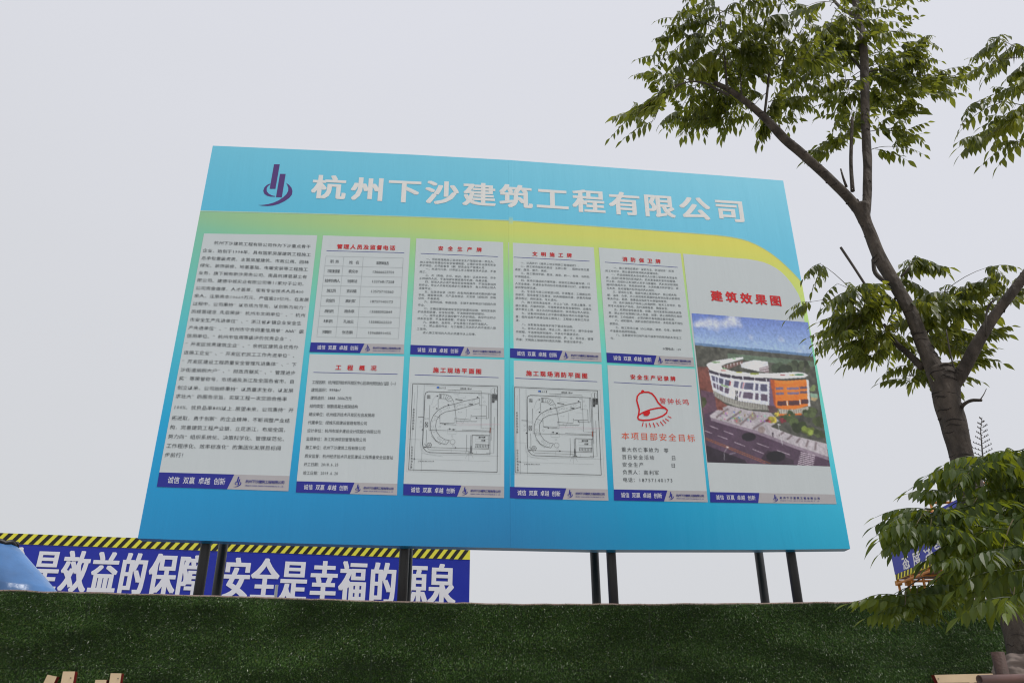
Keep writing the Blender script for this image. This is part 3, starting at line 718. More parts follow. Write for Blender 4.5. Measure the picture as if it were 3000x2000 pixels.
    roof = [(164, 708), (180, 695), (215, 684), (300, 670), (390, 660), (391, 672), (290, 700), (258, 714), (262, 728), (330, 747), (430, 757), (560, 760), (700, 752), (765, 757), (790, 772), (765, 786), (640, 792), (480, 786), (350, 776), (240, 757), (185, 738)]
    fac = [(178, 738), (240, 757), (350, 776), (480, 786), (552, 790), (550, 985), (440, 980), (350, 962), (270, 932), (212, 895), (195, 820)]
    fill(fac, (208, 212, 226)); fill([(178, 738), (240, 757), (350, 776), (552, 790), (551, 810), (400, 800), (280, 784), (184, 757)], (60, 54, 66))
    for i in range(5): x = 245 + i * 72; line((x, 760 + i * 8), (x, 785 + i * 7), 5, (220, 222, 228))
    fill(roof, (222, 226, 232))
    for (x, y, rx, c) in [(225, 692, 28, (120, 150, 110)), (335, 672, 14, (120, 170, 110)), (270, 742, 18, (180, 90, 80)), (365, 754, 20, (160, 160, 60)), (460, 762, 30, (130, 140, 60)), (632, 770, 18, (140, 50, 50)), (690, 770, 18, (170, 160, 70)), (735, 768, 30, (60, 110, 70)), (275, 730, 14, (110, 160, 90))]:
        fill([(x + rx * math.cos(q), y + rx * .2 * math.sin(q)) for q in np.linspace(0, 6.28, 12)], c)
    tpc = [(186, 760), (280, 788), (400, 803), (540, 815)]; btc = [(205, 855), (270, 890), (370, 925), (546, 950)]
    def fp(u, v):
        a = [np.interp(u, np.linspace(0, 1, 4), [q[j] for q in tpc]) for j in (0, 1)]; b = [np.interp(u, np.linspace(0, 1, 4), [q[j] for q in btc]) for j in (0, 1)]
        return (a[0] + (b[0] - a[0]) * v, a[1] + (b[1] - a[1]) * v)
    for u0, u1 in [(.03, .1), (.13, .17), (.2, .3), (.34, .42), (.5, .58), (.62, .65), (.68, .8), (.83, .87), (.9, .99)]:
        fill([fp(u0, .1), fp(u1, .1), fp(u1, .42), fp(u0, .42)], (84, 84, 108))
        fill([fp(u0 + .01, .56), fp(min(u1 + .01, .99), .56), fp(min(u1 + .01, .99), .86), fp(u0 + .01, .86)], (92, 80, 98))
    fill([fp(.5, .44), fp(.58, .44), fp(.58, .9), fp(.5, .9)], (215, 218, 228)); fill([fp(.42, .14), fp(.44, .14), fp(.44, .4), fp(.42, .4)], (160, 60, 60)); fill([fp(.66, .1), fp(.67, .1), fp(.67, .42), fp(.66, .42)], (150, 50, 50))
    fill([fp(.24, .45), fp(.4, .46), fp(.42, .53), fp(.26, .52)], (120, 160, 90))
    fill([(205, 862), (270, 896), (370, 930), (550, 955), (552, 985), (440, 982), (350, 964), (270, 934), (214, 897)], (150, 150, 142))
    for i in range(22): x = 215 + i * 15.5; y = 880 + 80 * (i / 21) ** .7; line((x, y - 4), (x, y + 26), 3, (96, 88, 90))
    fill([(552, 790), (578, 797), (592, 985), (552, 960)], (104, 84, 112)); fill([(540, 955), (596, 962), (600, 1000), (552, 1000)], (84, 60, 66))
    fill([(556, 797), (640, 806), (720, 806), (783, 797), (792, 860), (797, 955), (720, 978), (640, 980), (590, 970), (584, 940)], (216, 112, 36)); fill([(556, 797), (582, 800), (592, 968), (580, 950)], (170, 78, 38))
    fill([(640, 806), (783, 797), (783, 812), (640, 824), (575, 812)], (226, 124, 44))
    fill([(778, 797), (792, 799), (802, 960), (788, 965)], (205, 208, 214))
    for x0, x1, y0, y1, c in [(590, 637, 845, 861, (112, 100, 128)), (658, 733, 846, 861, (112, 100, 128)), (738, 780, 841, 856, (92, 72, 84)), (592, 640, 877, 892, (112, 100, 128)), (660, 733, 875, 890, (112, 100, 128)), (738, 782, 869, 884, (92, 72, 84)), (600, 655, 930, 958, (76, 46, 50)), (668, 735, 927, 956, (76, 46, 50)), (745, 790, 919, 947, (70, 44, 48))]:
        fill([(x0, y0), (x1, y0 - 2), (x1, y1 - 2), (x0, y1)], c)
    line((660, 928), (662, 958), 6, (220, 220, 220)); line((738, 922), (741, 950), 6, (220, 220, 220))
    fill([(604, 978), (700, 980), (790, 962), (790, 985), (750, 1008), (620, 1012)], (170, 168, 156))
    for i in range(12): line((610 + i * 15, 980), (612 + i * 15, 1008), 3, (110, 96, 90))
    fill([(600, 1008), (750, 1004), (750, 1014), (602, 1020)], (205, 104, 38))
    for (x, y, r, c) in [(680, 1005, 24, (60, 76, 44)), (650, 1030, 20, (70, 86, 44)), (600, 1015, 16, (176, 160, 62)), (566, 1040, 18, (160, 146, 54)), (780, 1000, 24, (66, 78, 46))]:
        for j in range(7): fill(circ(x + rg.uniform(-.7, .7) * r, y + rg.uniform(-.5, .5) * r, r * rg.uniform(.3, .6), 8), tuple(np.array(c) * rg.uniform(.7, 1.3)))
    for a, b in [((185, 1080), (238, 1100)), ((272, 1112), (332, 1134)), ((155, 1110), (200, 1127)), ((235, 1140), (297, 1163)), ((335, 1180), (402, 1205)), ((475, 1187), (548, 1213)), ((448, 1223), (515, 1250)), ((597, 1230), (676, 1257))]: line(a, b, 3.2, (205, 196, 205))
    line((160, 1153), (560, 1312), 3, (170, 96, 50)); line((160, 1162), (530, 1312), 3, (170, 96, 50))
    for (x, y, rx, ry) in [(425, 1148, 44, 26), (590, 1268, 60, 34)]: fill([(x + rx * math.cos(q), y + ry * math.sin(q)) for q in np.linspace(0, 6.28, 14)], (26, 22, 28))
    for i in range(8): y = 1242 + i * 11; line((742 - i * 2.6, y), (832 - i * 2, y + 22), 5, (205, 196, 205))
    line((605, 1072), (632, 1198), 3, (200, 200, 205)); line((600, 1070), (618, 1075), 5, (220, 220, 225)); line((297, 1210), (274, 1245), 3, (170, 170, 175)); line((274, 1245), (276, 1290), 3, (170, 170, 175)); line((288, 1208), (302, 1214), 6, (210, 210, 215))
    line((305, 1255), (345, 1245), 8, (120, 110, 125))
    for i in range(46):
        x = rg.uniform(250, 540); y = 985 + rg.uniform(0, 60) + (x - 250) * .02; line((x, y), (x + 1, y + rg.uniform(6, 12)), 5, tuple(rg.randint(60, 200, 3)))
    line((572, 1122), (573, 1150), 7, (60, 50, 60)); line((586, 1128), (587, 1154), 7, (190, 185, 190))
    C2 = np.clip(C * (.97 + .06 * nz_(60, 12, 2))[..., None], 0, 255)
    K = C2.copy(); K[1:-1, 1:-1] = (C2[1:-1, 1:-1] * 4 + C2[:-2, 1:-1] + C2[2:, 1:-1] + C2[1:-1, :-2] + C2[1:-1, 2:]) / 8
    K = np.clip(K * (.86 + .28 * nz_(90, 31, 2))[..., None] + (nz_(5, 33, 3) - .5)[..., None] * 26 * (Y > hz)[..., None], 0, 255); C2 = K * .94 + 8
    D_ = C2.copy(); D_[1:-1, 1:-1] = (C2[1:-1, 1:-1] * 2 + C2[:-2, 1:-1] + C2[2:, 1:-1] + C2[1:-1, :-2] + C2[1:-1, 2:]) / 6; C2 = D_
    flat = C2.reshape(-1, 3) / 255
    L = np.where(flat <= .04045, flat / 12.92, ((flat + .055) / 1.055) ** 2.4) * KB
    V = [bsurf(*buv(*conv(x, y)), OFFB) for x, y in zip(X.reshape(-1), Y.reshape(-1))]
    Fc = [(j * W + i, (j + 1) * W + i, (j + 1) * W + i + 1, j * W + i + 1) for j in range(H - 1) for i in range(W - 1)]
    mesh('picture', V, Fc, M['print'], P, col=np.concatenate([np.clip(L, 0, .85), np.ones((len(L), 1))], 1))
    t = Text(bsurf, OFFT)
    for i, ch in enumerate('幼儿园'):
        q = buv(*conv(350, 873 + i * 20)); t.put(ch, q[0], q[1], .03, .035, bold=.02)
    t.build('picture_lettering', M['ink'], P)
picture(P, z)

# posts: four pairs of steel pipes, the second of each pair stands further back
def pipe(parent, px, py, off, r, name='post'):
    u, v = buv(px, py)
    q = Vector(bsurf(u, v, off)); d = ray(px, py); n = (BLp if u < 0 else BRp).n
    k = (q - Vector((0, 0, EYE))).dot(n) / d.dot(n); X = d * k
    m = MB(); H = 6.6 if off > -.3 else 5.4
    m.tube([(X.x, X.y, 0), (X.x, X.y, H)], r, 20); o = m.build(name, M['metal'], parent, True)
    return Vector((X.x, X.y, 0))
for fr_, re_ in (((589, 1690), (641, 1690)), ((1181, 1690), (1193, 1690)), ((1794, 1690), (1744.5, 1690)), ((2327, 1690), (2232, 1690))):
    a = pipe(board, fr_[0], fr_[1], -DEP - .05, .042); b = pipe(board, re_[0], re_[1], -1.0, .0425)
    m = MB(); m.tube([a + Vector((0, .04, 5.2)), b + Vector((0, -.03, 5.2))], .025, 8); m.tube([a + Vector((0, .04, 3.6)), b + Vector((0, -.03, 5.1))], .02, 8); m.build('brace', M['metal'], board, True)
m = MB()
for v in (3.5, 5.2, 6.8):
    for a, b in ((UL + .1, -.02), (.02, UR - .1)): m.tube([bsurf(a, v, -DEP - .012), bsurf(b, v, -DEP - .012)], .02, 6)
m.build('rail', M['metal'], board)

# ------------------------------------------------------------------ turf covered wall
WP = vp2(atH(0, 1740, 2.56), atH(2870, 1752, 2.56))
wt = [(WP.uv(*p)) for p in [(-300, 1713), (0, 1725), (375, 1735.5), (750, 1745.5), (1100, 1757), (1450, 1765), (1800, 1766.5), (2170, 1764), (2450, 1760.5), (2650, 1756), (2870, 1751.5), (3300, 1743)]]
topw = lambda u: float(np.interp(u, [p[0] for p in wt], [p[1] for p in wt])) + .006 * noise.noise(Vector((u * 5, 0, 0))) + .003 * noise.noise(Vector((u * 21, 3, 0)))
wall = empty('turf_wall', WP.pos(2, 0), 'long site wall faced with dark green artificial turf below the billboard', 'wall')
uA, uB = -4.0, wt[-1][0] + 4
usw = np.linspace(uA, uB, 300); TH = .22
def wallstrip(name, off0, zlo, zhi, off1, m):
    V = []; Fc = []
    for u in usw:
        V += [WP.pos(u, zlo(u), off0), WP.pos(u, zhi(u), off0), WP.pos(u, zhi(u), off1), WP.pos(u, zlo(u), off1)]
    for i in range(len(usw) - 1):
        a = i * 4; b = a + 4
        for k in range(4): Fc.append((a + k, b + k, b + (k + 1) % 4, a + (k + 1) % 4))
    Fc.append((0, 1, 2, 3)); e = (len(usw) - 1) * 4; Fc.append((e + 3, e + 2, e + 1, e))
    return mesh(name, V, Fc, m, wall)
M['brick'] = mat('rendered_blockwork', (0.3, 0.27, 0.24), rough=.9, var=.15, bump=.2)
wallstrip('wall_core', -.012, lambda u: 0, lambda u: topw(u) - .012, -TH, M['brick'])
wallstrip('coping', -.004, lambda u: topw(u) - .011, lambda u: topw(u) - .002, -TH - .01, mat('pinkish_coping', (0.42, 0.3, 0.27), rough=.8, var=.2, scale=5))
mturf = mat('turf_backing', (0.016, 0.032, 0.010), rough=.8, var=.3, scale=3)
wallstrip('turf_backing', 0, lambda u: 0.13, lambda u: topw(u) - .016, -.011, mturf)
def blade_material():
    m = mat('turf_blades', (.03, .07, .02), rough=.34, spec=.5, attr=True)
    return m
def turf():
    rg = np.random.RandomState(5); N = 560000
    u = rg.uniform(-.9, wt[-1][0] + .2, N); zt = np.array([topw(x) for x in np.linspace(-1, wt[-1][0] + .4, 800)])
    tv = np.interp(u, np.linspace(-1, wt[-1][0] + .4, 800), zt)
    z_ = 1.42 + (tv - .006 - 1.42) * rg.uniform(0, 1, N) ** .9
    n_ = np.array(WP.n); d_ = np.array(WP.d)
    base = np.array(WP.p)[None] + u[:, None] * d_ + n_ * .001; base[:, 2] = z_
    keep = (np.abs((u + .004 * np.sin(z_ * 9)) % 2.0 - .63) > .0045) & (np.abs(z_ - 2.07 - .01 * np.sin(u * 1.3)) > .003)     # joints between the turf rolls
    u, z_, tv, base = u[keep], z_[keep], tv[keep], base[keep]; N = len(u)
    L = rg.uniform(.010, .022, N) * np.where(tv - z_ < .03, .55, 1)
    # pile direction wanders in broad brushed patches; their tint stands in for soft shade
    ga = rg.rand(40, 20)
    gx = (u + 1) / 12 * 38; gy = (z_ - 1.3) / 1.6 * 18
    def gs(g): 
        xi = np.clip(gx.astype(int), 0, 38); yi = np.clip(gy.astype(int), 0, 18); fx = gx - xi; fy = gy - yi
        return (g[xi, yi] * (1 - fx) + g[xi + 1, yi] * fx) * (1 - fy) + (g[xi, yi + 1] * (1 - fx) + g[xi + 1, yi + 1] * fx) * fy
    A = gs(ga); B = gs(rg.rand(40, 20))
    dn = rg.normal(.15, .45, N) + (A - .5) * 1.1; sd_ = rg.normal(0, .55, N) + (B - .5) * .9
    dirv = n_[None] * rg.uniform(.5, 1.0, N)[:, None] + d_[None] * sd_[:, None]; dirv[:, 2] -= dn
    dirv /= np.linalg.norm(dirv, axis=1)[:, None]
    side = np.cross(dirv, rg.normal(0, 1, (N, 3))); side /= np.linalg.norm(side, axis=1)[:, None] + 1e-9
    wd = rg.uniform(.0007, .0015, N)[:, None]
    mid = base + dirv * (L * .6)[:, None]; mid[:, 2] += .001; tip = base + dirv * L[:, None]; tip[:, 2] -= (L * .28)
    V = np.stack([base - side * wd, base + side * wd, mid + side * wd * .9, mid - side * wd * .9, tip], 1).reshape(-1, 3)
    V -= np.array(wall.location)
    idx = np.arange(N)[:, None] * 5
    quads = (idx + np.array([0, 1, 2, 3])).reshape(-1); tris = (idx + np.array([3, 2, 4])).reshape(-1)
    me = bpy.data.meshes.new('turf_blades'); me.vertices.add(len(V)); me.vertices.foreach_set('co', V.reshape(-1))
    me.loops.add(len(quads) + len(tris)); me.loops.foreach_set('vertex_index', np.concatenate([quads, tris]).astype(np.int32))
    me.polygons.add(2 * N); st = np.concatenate([np.arange(N) * 4, 4 * N + np.arange(N) * 3]); me.polygons.foreach_set('loop_start', st.astype(np.int32))
    me.update(calc_edges=True); me.validate()
    v_ = rg.uniform(.55, 1.5, N) * (.62 + .76 * A); dry = rg.rand(N) < .05; pale = rg.rand(N) < .009  # random tone per blade; broad patches have soft shade painted into the colour
    c = np.stack([.048 * v_, .108 * v_, .017 * v_, np.ones(N)], 1)
    c[dry, 0] *= 2.2; c[dry, 1] *= 1.2; c[pale, :3] = (.7, .75, .62)  # pale blades: sparkle of the glossy pile painted in as near-white colour
    a = me.color_attributes.new('print', 'FLOAT_COLOR', 'POINT'); a.data.foreach_set('color', np.repeat(c, 5, axis=0).astype(np.float32).reshape(-1))
    me.materials.append(blade_material())
    o = bpy.data.objects.new('turf_blades', me); COL.objects.link(o); o.parent = wall; o['kind'] = 'stuff'
turf()

# gold letters with red returns fixed to the wall face
M['gold'] = mat('brushed_gold_letter_face', (.74, .56, .36), rough=.3, metal=.6, var=.12, scale=4)
M['letter_red'] = mat('dark_red_letter_return', (.16, .012, .015), rough=.4)
M['rivet'] = mat('steel_rivet', (.3, .26, .2), rough=.4, metal=.8)
def letter(strk, label, off=.03, dep=.05, z0=None):
    A = WP.uv(*strk[0][0], off); root = empty('wall_letter', WP.pos(A[0], A[1] - .3, .02), label, 'letter', 'gold letters fixed to the turf wall')
    for k, s_ in enumerate(strk):
        uv = [WP.uv(*p, off) for p in s_]
        dd = k * .0015
        f = [WP.pos(a, b, off + dep - dd) for a, b in uv]; bq = [WP.pos(a, b, off + .004) for a, b in uv]; n = len(f)
        mesh('letter_face', f, [tuple(range(n))], M['gold'], root)
        fi = [WP.pos(a, b, off + dep - .001 - dd) for a, b in uv]
        mesh('letter_return', fi + bq, [(i, (i + 1) % n, n + (i + 1) % n, n + i) for i in range(n)], M['letter_red'], root)
    return root
def dn(a, b, k, L=190):   # stroke running down from its top edge, below the picture's foot
    return [a, b, (b[0] + k * L, b[1] + L), (a[0] + k * L, a[1] + L)]
letter([[(148.5, 1976.5), (176, 1982), (80, 2190), (50, 2180)], [(193.5, 1967), (228.5, 1967), (190, 2190), (150, 2190)], [(100, 2075), (250, 2078), (247, 2103), (96, 2100)]], 'gold character with a slanted and an upright stroke, leftmost on the turf wall')
letter([[(288, 1991.5), (320.5, 1991.5), (285, 2200), (248, 2200)], [(332, 1972), (363.5, 1972.5), (330, 2200), (296, 2200)], [(262, 2085), (400, 2088), (398, 2112), (260, 2109)]], 'gold character with two upright strokes near the lower left corner, nearer the billboard posts')
r_ = letter([[(2726.5, 1977), (2995, 1970.5), (3180, 1966), (3190, 1992), (3000, 1997), (2737, 2000)], [(2829, 1999), (2843, 1999), (2850, 2200), (2834, 2200)], [(2960, 1997), (2990, 1997), (3010, 2200), (2975, 2200)]], 'broad gold letter bar with dark red underside behind the tree stakes')
m = MB()
for px, py in ((207, 1984.5), (346, 1986), (2749, 1987)):
    a = Vector(WP.pos(*WP.uv(px, py, .08), .082)); b = a + WP.n * .004; m.tube([a, b], .004, 8)
# rivets belong to their letters
for (px, py), root in zip(((207, 1984.5), (346, 1986), (2749, 1987)), [o for o in COL.objects if o.name.startswith('wall_letter')]):
    mm = MB(); a = Vector(WP.pos(*WP.uv(px, py, .08), .0805)); mm.tube([a, a + WP.n * .004], .0045, 8); mm.build('rivet', M['rivet'], root)

# ------------------------------------------------------------------ blue slogan banner on the far hoarding
HB = 4.55
A = atH(0, 1560, HB); B = atH(1377.5, 1610.5, HB); BP = vp2(A, B); WB = (B - A).length
far = empty('slogan_banner', (A.x, A.y, 0), 'long blue slogan banner with white characters and hazard stripe, behind the wall at left', 'banner')
bluem = mat('blue_banner_cloth', ink((26, 44, 138)), rough=.45, var=.08, scale=.8, bump=.6, bscale=1.6)
stripe_y = mat('yellow_hazard_print', ink((196, 190, 62)), rough=.5); stripe_k = mat('black_hazard_print', ink((36, 34, 30)), rough=.5)
slw = mat('white_banner_letter', (.8, .8, .84), rough=.5)
m = MB(); u0 = -3.2; dz = .16
m.box(BP.pos(u0, 1.2, -.06), BP.d * (WB - u0), -BP.n * .05 * -1, (0, 0, HB - dz - 1.2)); m.build('banner_cloth', bluem, far)
m = MB(); m.box(BP.pos(u0, HB - dz + .001, -.06), BP.d * (WB - u0 + .0), BP.n * .055, (0, 0, dz)); m.build('stripe_band', stripe_y, far)
V = []; Fc = []; per = (Vector(BP.pos(*BP.uv(1378, 1620))) - Vector(BP.pos(*BP.uv(1353.7, 1620)))).length
u = WB - .02; i = 0
while u > u0:
    a0, a1 = u - per * .5, u; sk = dz * .72
    q = [(a0 - sk, HB - dz + .002), (a1 - sk, HB - dz + .002), (a1, HB), (a0, HB)]
    q = [(max(min(x, WB), u0), y) for x, y in q]; n0 = len(V); V += [BP.pos(x, y, -.001) for x, y in q]; Fc.append((n0, n0 + 1, n0 + 2, n0 + 3)); u -= per
mesh('black_stripes', V, Fc, stripe_k, far)
t = Text(lambda u, v, o=0: BP.pos(u, v, o), -.004); t.by = .25
cs = [('全', 48, 1604), ('是', 134, 1611), ('效', 220, 1614), ('益', 306, 1617), ('的', 391, 1621), ('保', 477, 1622), ('障', 561, 1627), ('安', 694, 1634), ('全', 776.5, 1637), ('是', 861, 1641), ('幸', 948.7, 1644), ('福', 1033, 1644), ('的', 1122.5, 1649), ('源', 1212, 1652), ('泉', 1294.7, 1653)]
for ch, x, yt in cs:
    ww = abs(BP.uv(x - 37, yt + 50)[0] - BP.uv(x + 37, yt + 50)[0]); uu, vt = BP.uv(x + (x - 1470) * -0.0, yt); uc = BP.uv(x, yt + 55)[0]; vb = BP.uv(x, yt + 118)[1]
    t.put(ch, uc, (vt + vb) / 2, ww * 1.08, (vt - vb) * 1.1, bold=.046, res=3)
t.build_each('banner_character', slw, far)
m = MB()
for k in range(9): q = Vector(BP.pos(u0 + .3 + k * (WB - u0 - .5) / 8, 0, -.11)); m.tube([q, q + Vector((0, 0, HB - .1))], .03, 8)
m.build('banner_support', M['metal'], far)
# white pipe behind the wall
q = atY(809, 1730, 7.6)
m = MB(); m.tube([(q.x, q.y, 0), (q.x, q.y, atY(811, 1712, 7.6).z)], .0135, 12)
tag(m.build('white_pipe', mat('white_plastic_pipe', (.86, .86, .82), rough=.35, var=.1), smooth=True), 'thin white pipe standing up behind the turf wall in front of the slogan banner', 'pipe')

# blue tarpaulin heap at the left edge
def tarp():
    Y = 8.2; prof = [(155, 1727), (120, 1682), (88, 1645), (66, 1618), (50, 1601), (44, 1594)]
    c = atY(-40, 1650, Y); V = []; Fc = []; n = 48; rings = []
    zs = [0.0, 1.5] + [atY(x, y, Y).z for x, y in prof]
    rs = [3.1, 1.25] + [atY(x, y, Y).x - c.x for x, y in prof]
    zz = np.linspace(0, 1, 60); zi = np.interp(zz, np.linspace(0, 1, len(zs)), zs); ri = np.interp(zz, np.linspace(0, 1, len(rs)), rs)
    for z_, r in zip(zi, ri):
        for k in range(n):
            th = 2 * math.pi * k / n
            w_ = 1 + .05 * noise.noise(Vector((math.cos(th) * 3, math.sin(th) * 3, z_ * .9))) + .025 * noise.noise(Vector((math.cos(th) * 9, math.sin(th) * 9, z_ * 2)))
            if abs(math.sin(th)) < .3 and math.cos(th) > 0: w_ = 1 + (w_ - 1) * .3
            V.append((c.x + r * w_ * math.cos(th), c.y + r * w_ * .7 * math.sin(th), z_))
    for j in range(59):
        for k in range(n): Fc.append((j * n + k, j * n + (k + 1) % n, (j + 1) * n + (k + 1) % n, (j + 1) * n + k))
    root = empty('tarpaulin_heap', (c.x, c.y, 0), 'pale blue plastic tarpaulin tied over a heap at the left edge behind the wall', 'tarpaulin')
    tm = mat('pale_blue_tarpaulin', (.07, .20, .46), rough=.28, var=.3, scale=2.2, bump=.8, bscale=4)
    mesh('cover', V, Fc, tm, root, True)
    m = MB(); zt, rt = zi[-1], ri[-1]
    P_ = [(c.x + rt * 1.0 * math.cos(2 * math.pi * k / 40), c.y + rt * .72 * math.sin(2 * math.pi * k / 40), zt + .012 * math.sin(k * 1.7)) for k in range(41)]
    m.tube(P_, .026, 8, False); m.build('rope_ring', mat('black_rope', (.01, .01, .012), rough=.5), root, True)
    mesh('heap_top', [(c.x, c.y, zt + .03)] + P_[:40], [(0, k + 1, (k + 1) % 40 + 1) for k in range(40)], mat('dark_blue_sheet', (.02, .04, .1), rough=.4), root, True)
tarp()

# yellow crane whose jib end shows between the board and the banner
def crane():
    Y = 46; m = MB(); a = atY(1088, 1604, Y); b = atY(1185, 1601, Y)
    root = empty('tower_crane', ((a.x + b.x) / 2, Y, 0), 'far yellow crane jib showing in the gap between billboard and slogan banner', 'crane')
    ym = mat('yellow_crane_paint', (.6, .3, .03), rough=.5, var=.1)
    zt = a.z + .1; zb = zt - .55
    for zq in (zb, zt):
        for yy in (-.3, .3): m.tube([(a.x, Y + yy, zq), (b.x + 3.2, Y + yy, zq)], .05, 6)
    n = 14; L = (b.x + 3.2 - a.x)
    for i in range(n):
        x = a.x + L * i / n; x2 = a.x + L * (i + 1) / n
        for yy in (-.3, .3):
            m.tube([(x, Y + yy, zb if i % 2 else zt), (x2, Y + yy, zt if i % 2 else zb)], .035, 5)
        m.tube([(x, Y - .3, zb), (x, Y - .3, zt)], .03, 5)
    m.build('jib', ym, root)
    m = MB(); m.box((a.x - .05, Y - .4, zt - .4), (.7, 0, 0), (0, .8, 0), (0, 0, .55)); m.build('hoist_box', ym, root)
    m = MB(); mxp = (a.x + b.x) / 2 + 1
    for dx in (-.5, .5):
        for dy in (-.5, .5): m.tube([(mxp + dx, Y + dy, 0), (mxp + dx, Y + dy, zb + .1)], .07, 6)
    for i in range(int(zb)): m.tube([(mxp - .5, Y - .5, i), (mxp + .5, Y - .5, i + 1)], .04, 5); m.tube([(mxp - .5, Y + .5, i + 1), (mxp + .5, Y + .5, i)], .04, 5)
    m.build('mast', ym, root)
crane()

# ------------------------------------------------------------------ scaffold gantry with a blue banner at right
def gantry():
    H = 4.5; A = atH(2625, 1697.5, H); B0 = atH(2817, 1620, H)
    dAB = (B0 - A); dAB.z = 0; LAB = dAB.length; d1 = dAB.normalized(); Ltot = LAB * 1.22
    Cc = atH(2905, 1694, H); dAC = Cc - A; dAC.z = 0; LAC = dAC.length; d2 = dAC.normalized()
    root = empty('scaffold_gantry', (A.x, A.y, 0), 'orange pipe scaffold gantry with a blue slogan banner, seen behind the tree at right', 'scaffold')
    om = mat('orange_painted_pipe', (.5, .2, .035), rough=.5, var=.3, scale=5); GP = vp2(A, B0)
    gd = GP.n if GP.n.dot(Vector((0, -1, 0))) > 0 else -GP.n
    topz = H + .78
    m = MB(); m.box(A + d1 * 0 + Vector((0, 0, .10)), d1 * Ltot, -gd * .03, (0, 0, topz - H)); m.build('banner_cloth', bluem, root)
    m = MB(); m.box(A, d1 * Ltot, -gd * .03, (0, 0, .099)); m.build('stripe_band', stripe_y, root)
    V = []; Fc = []; k = 0; pr = LAB / 18.5; x = 0
    while x < Ltot - pr:
        q = [(x, .0), (x + pr * .5, .0), (x + pr * .5 + .06, .1), (x + .06, .1)]
        n0 = len(V); V += [A + d1 * a + Vector((0, 0, b)) + gd * .004 for a, b in q]; Fc.append((n0, n0 + 1, n0 + 2, n0 + 3)); x += pr
    mesh('black_stripes', V, Fc, stripe_k, root)
    surf = lambda u, v, o=0: tuple(Vector((A.x, A.y, 0)) + d1 * u + gd * (.004 + o) + Vector((0, 0, v)))
    t = Text(surf, 0)
    def guv(px, py):
        d = ray(px, py); q = Vector((A.x, A.y, EYE)); k_ = (q - Vector((0, 0, EYE))).dot(gd) / d.dot(gd); X = d * k_ + Vector((0, 0, EYE)); return (X - q).dot(d1), X.z
    for ch, x, y0, y1, hw in [('态', 2654, 1622, 1669, 11), ('度', 2686, 1609, 1658, 13), ('决', 2721, 1600, 1645, 14), ('定', 2752, 1585, 1632, 14), ('一', 2790, 1570, 1616, 15), ('切', 2828, 1552, 1600, 16)]:
        c_ = guv(x, (y0 + y1) / 2); w_ = abs(guv(x - hw, (y0 + y1) / 2)[0] - guv(x + hw, (y0 + y1) / 2)[0]); h_ = abs(guv(x, y0)[1] - guv(x, y1)[1])
        t.put(ch, c_[0], c_[1], w_, h_ * 1.0, bold=.03)
    t.build_each('banner_character', slw, root)
    # deck seen from below: planks along the span and pipes under them
    bd = mat('weathered_deck_plank', (.16, .09, .08), rough=.8, var=.3, scale=3)
    n = 11
    for i in range(n):
        f0 = (i + .12) / n; f1 = (i + .8) / n
        P0 = A + d1 * (Ltot * f0) + Vector((0, 0, .0)) - gd * .05; m = MB(); m.box(P0, d1 * (Ltot * (f1 - f0)), d2 * LAC, (0, 0, .04)); m.build('deck_plank', bd, root)
    m = MB()
    for i in range(6):
        P0 = A + d1 * (Ltot * i / 5) + Vector((0, 0, -.03)); m.tube([P0, P0 + d2 * LAC], .024, 8); m.tube([P0 + Vector((0, 0, 1.1)), P0 + d2 * LAC + Vector((0, 0, 1.1))], .024, 8)
    for i in range(3):
        P0 = A + d2 * (LAC * i / 2) - Vector((0, 0, .08)); m.tube([P0, P0 + d1 * Ltot], .024, 8)
    for k, (s_, t_) in enumerate([(0, .02), (.18, .02), (0, .12), (.2, .12), (0, .55), (0, .62), (0, .93), (0, 1.0), (.3, 1.0), (.6, 0.02), (.6, 1.0)]):
        P0 = A + d1 * (Ltot * s_) + d2 * (LAC * t_); m.tube([Vector((P0.x, P0.y, 0)), Vector((P0.x, P0.y, H + 1.1))], .026, 8)
    for zq in (-.98,):
        P0 = A + Vector((0, 0, zq)); m.tube([P0 - d2 * .1, P0 + d2 * LAC * 1.03], .026, 8); m.tube([P0 + d1 * .4, P0 + d1 * .4 + d2 * LAC], .026, 8)
    P0 = A + Vector((0, 0, -.95)); m.tube([P0 + d2 * .8, P0 + d2 * 1.6 + Vector((0, 0, .9))], .022, 8); m.tube([P0 + d2 * 1.2, P0 + d2 * (LAC * .98) + Vector((0, 0, 1.0))], .022, 8)
    m.build('scaffold_pipes', om, root, True)
    m = MB()
    for t_ in (.02, .12, .55, .93):
        for zq in (-.06, -.98):
            P0 = A + d2 * (LAC * t_) + Vector((0, 0, zq)); m.box(P0 - Vector((.05, .05, .05)), (.1, 0, 0), (0, .1, 0), (0, 0, .09))
    m.build('pipe_clamp', mat('rusty_yellow_clamp', (.42, .2, .03), rough=.55, var=.3), root)
gantry()

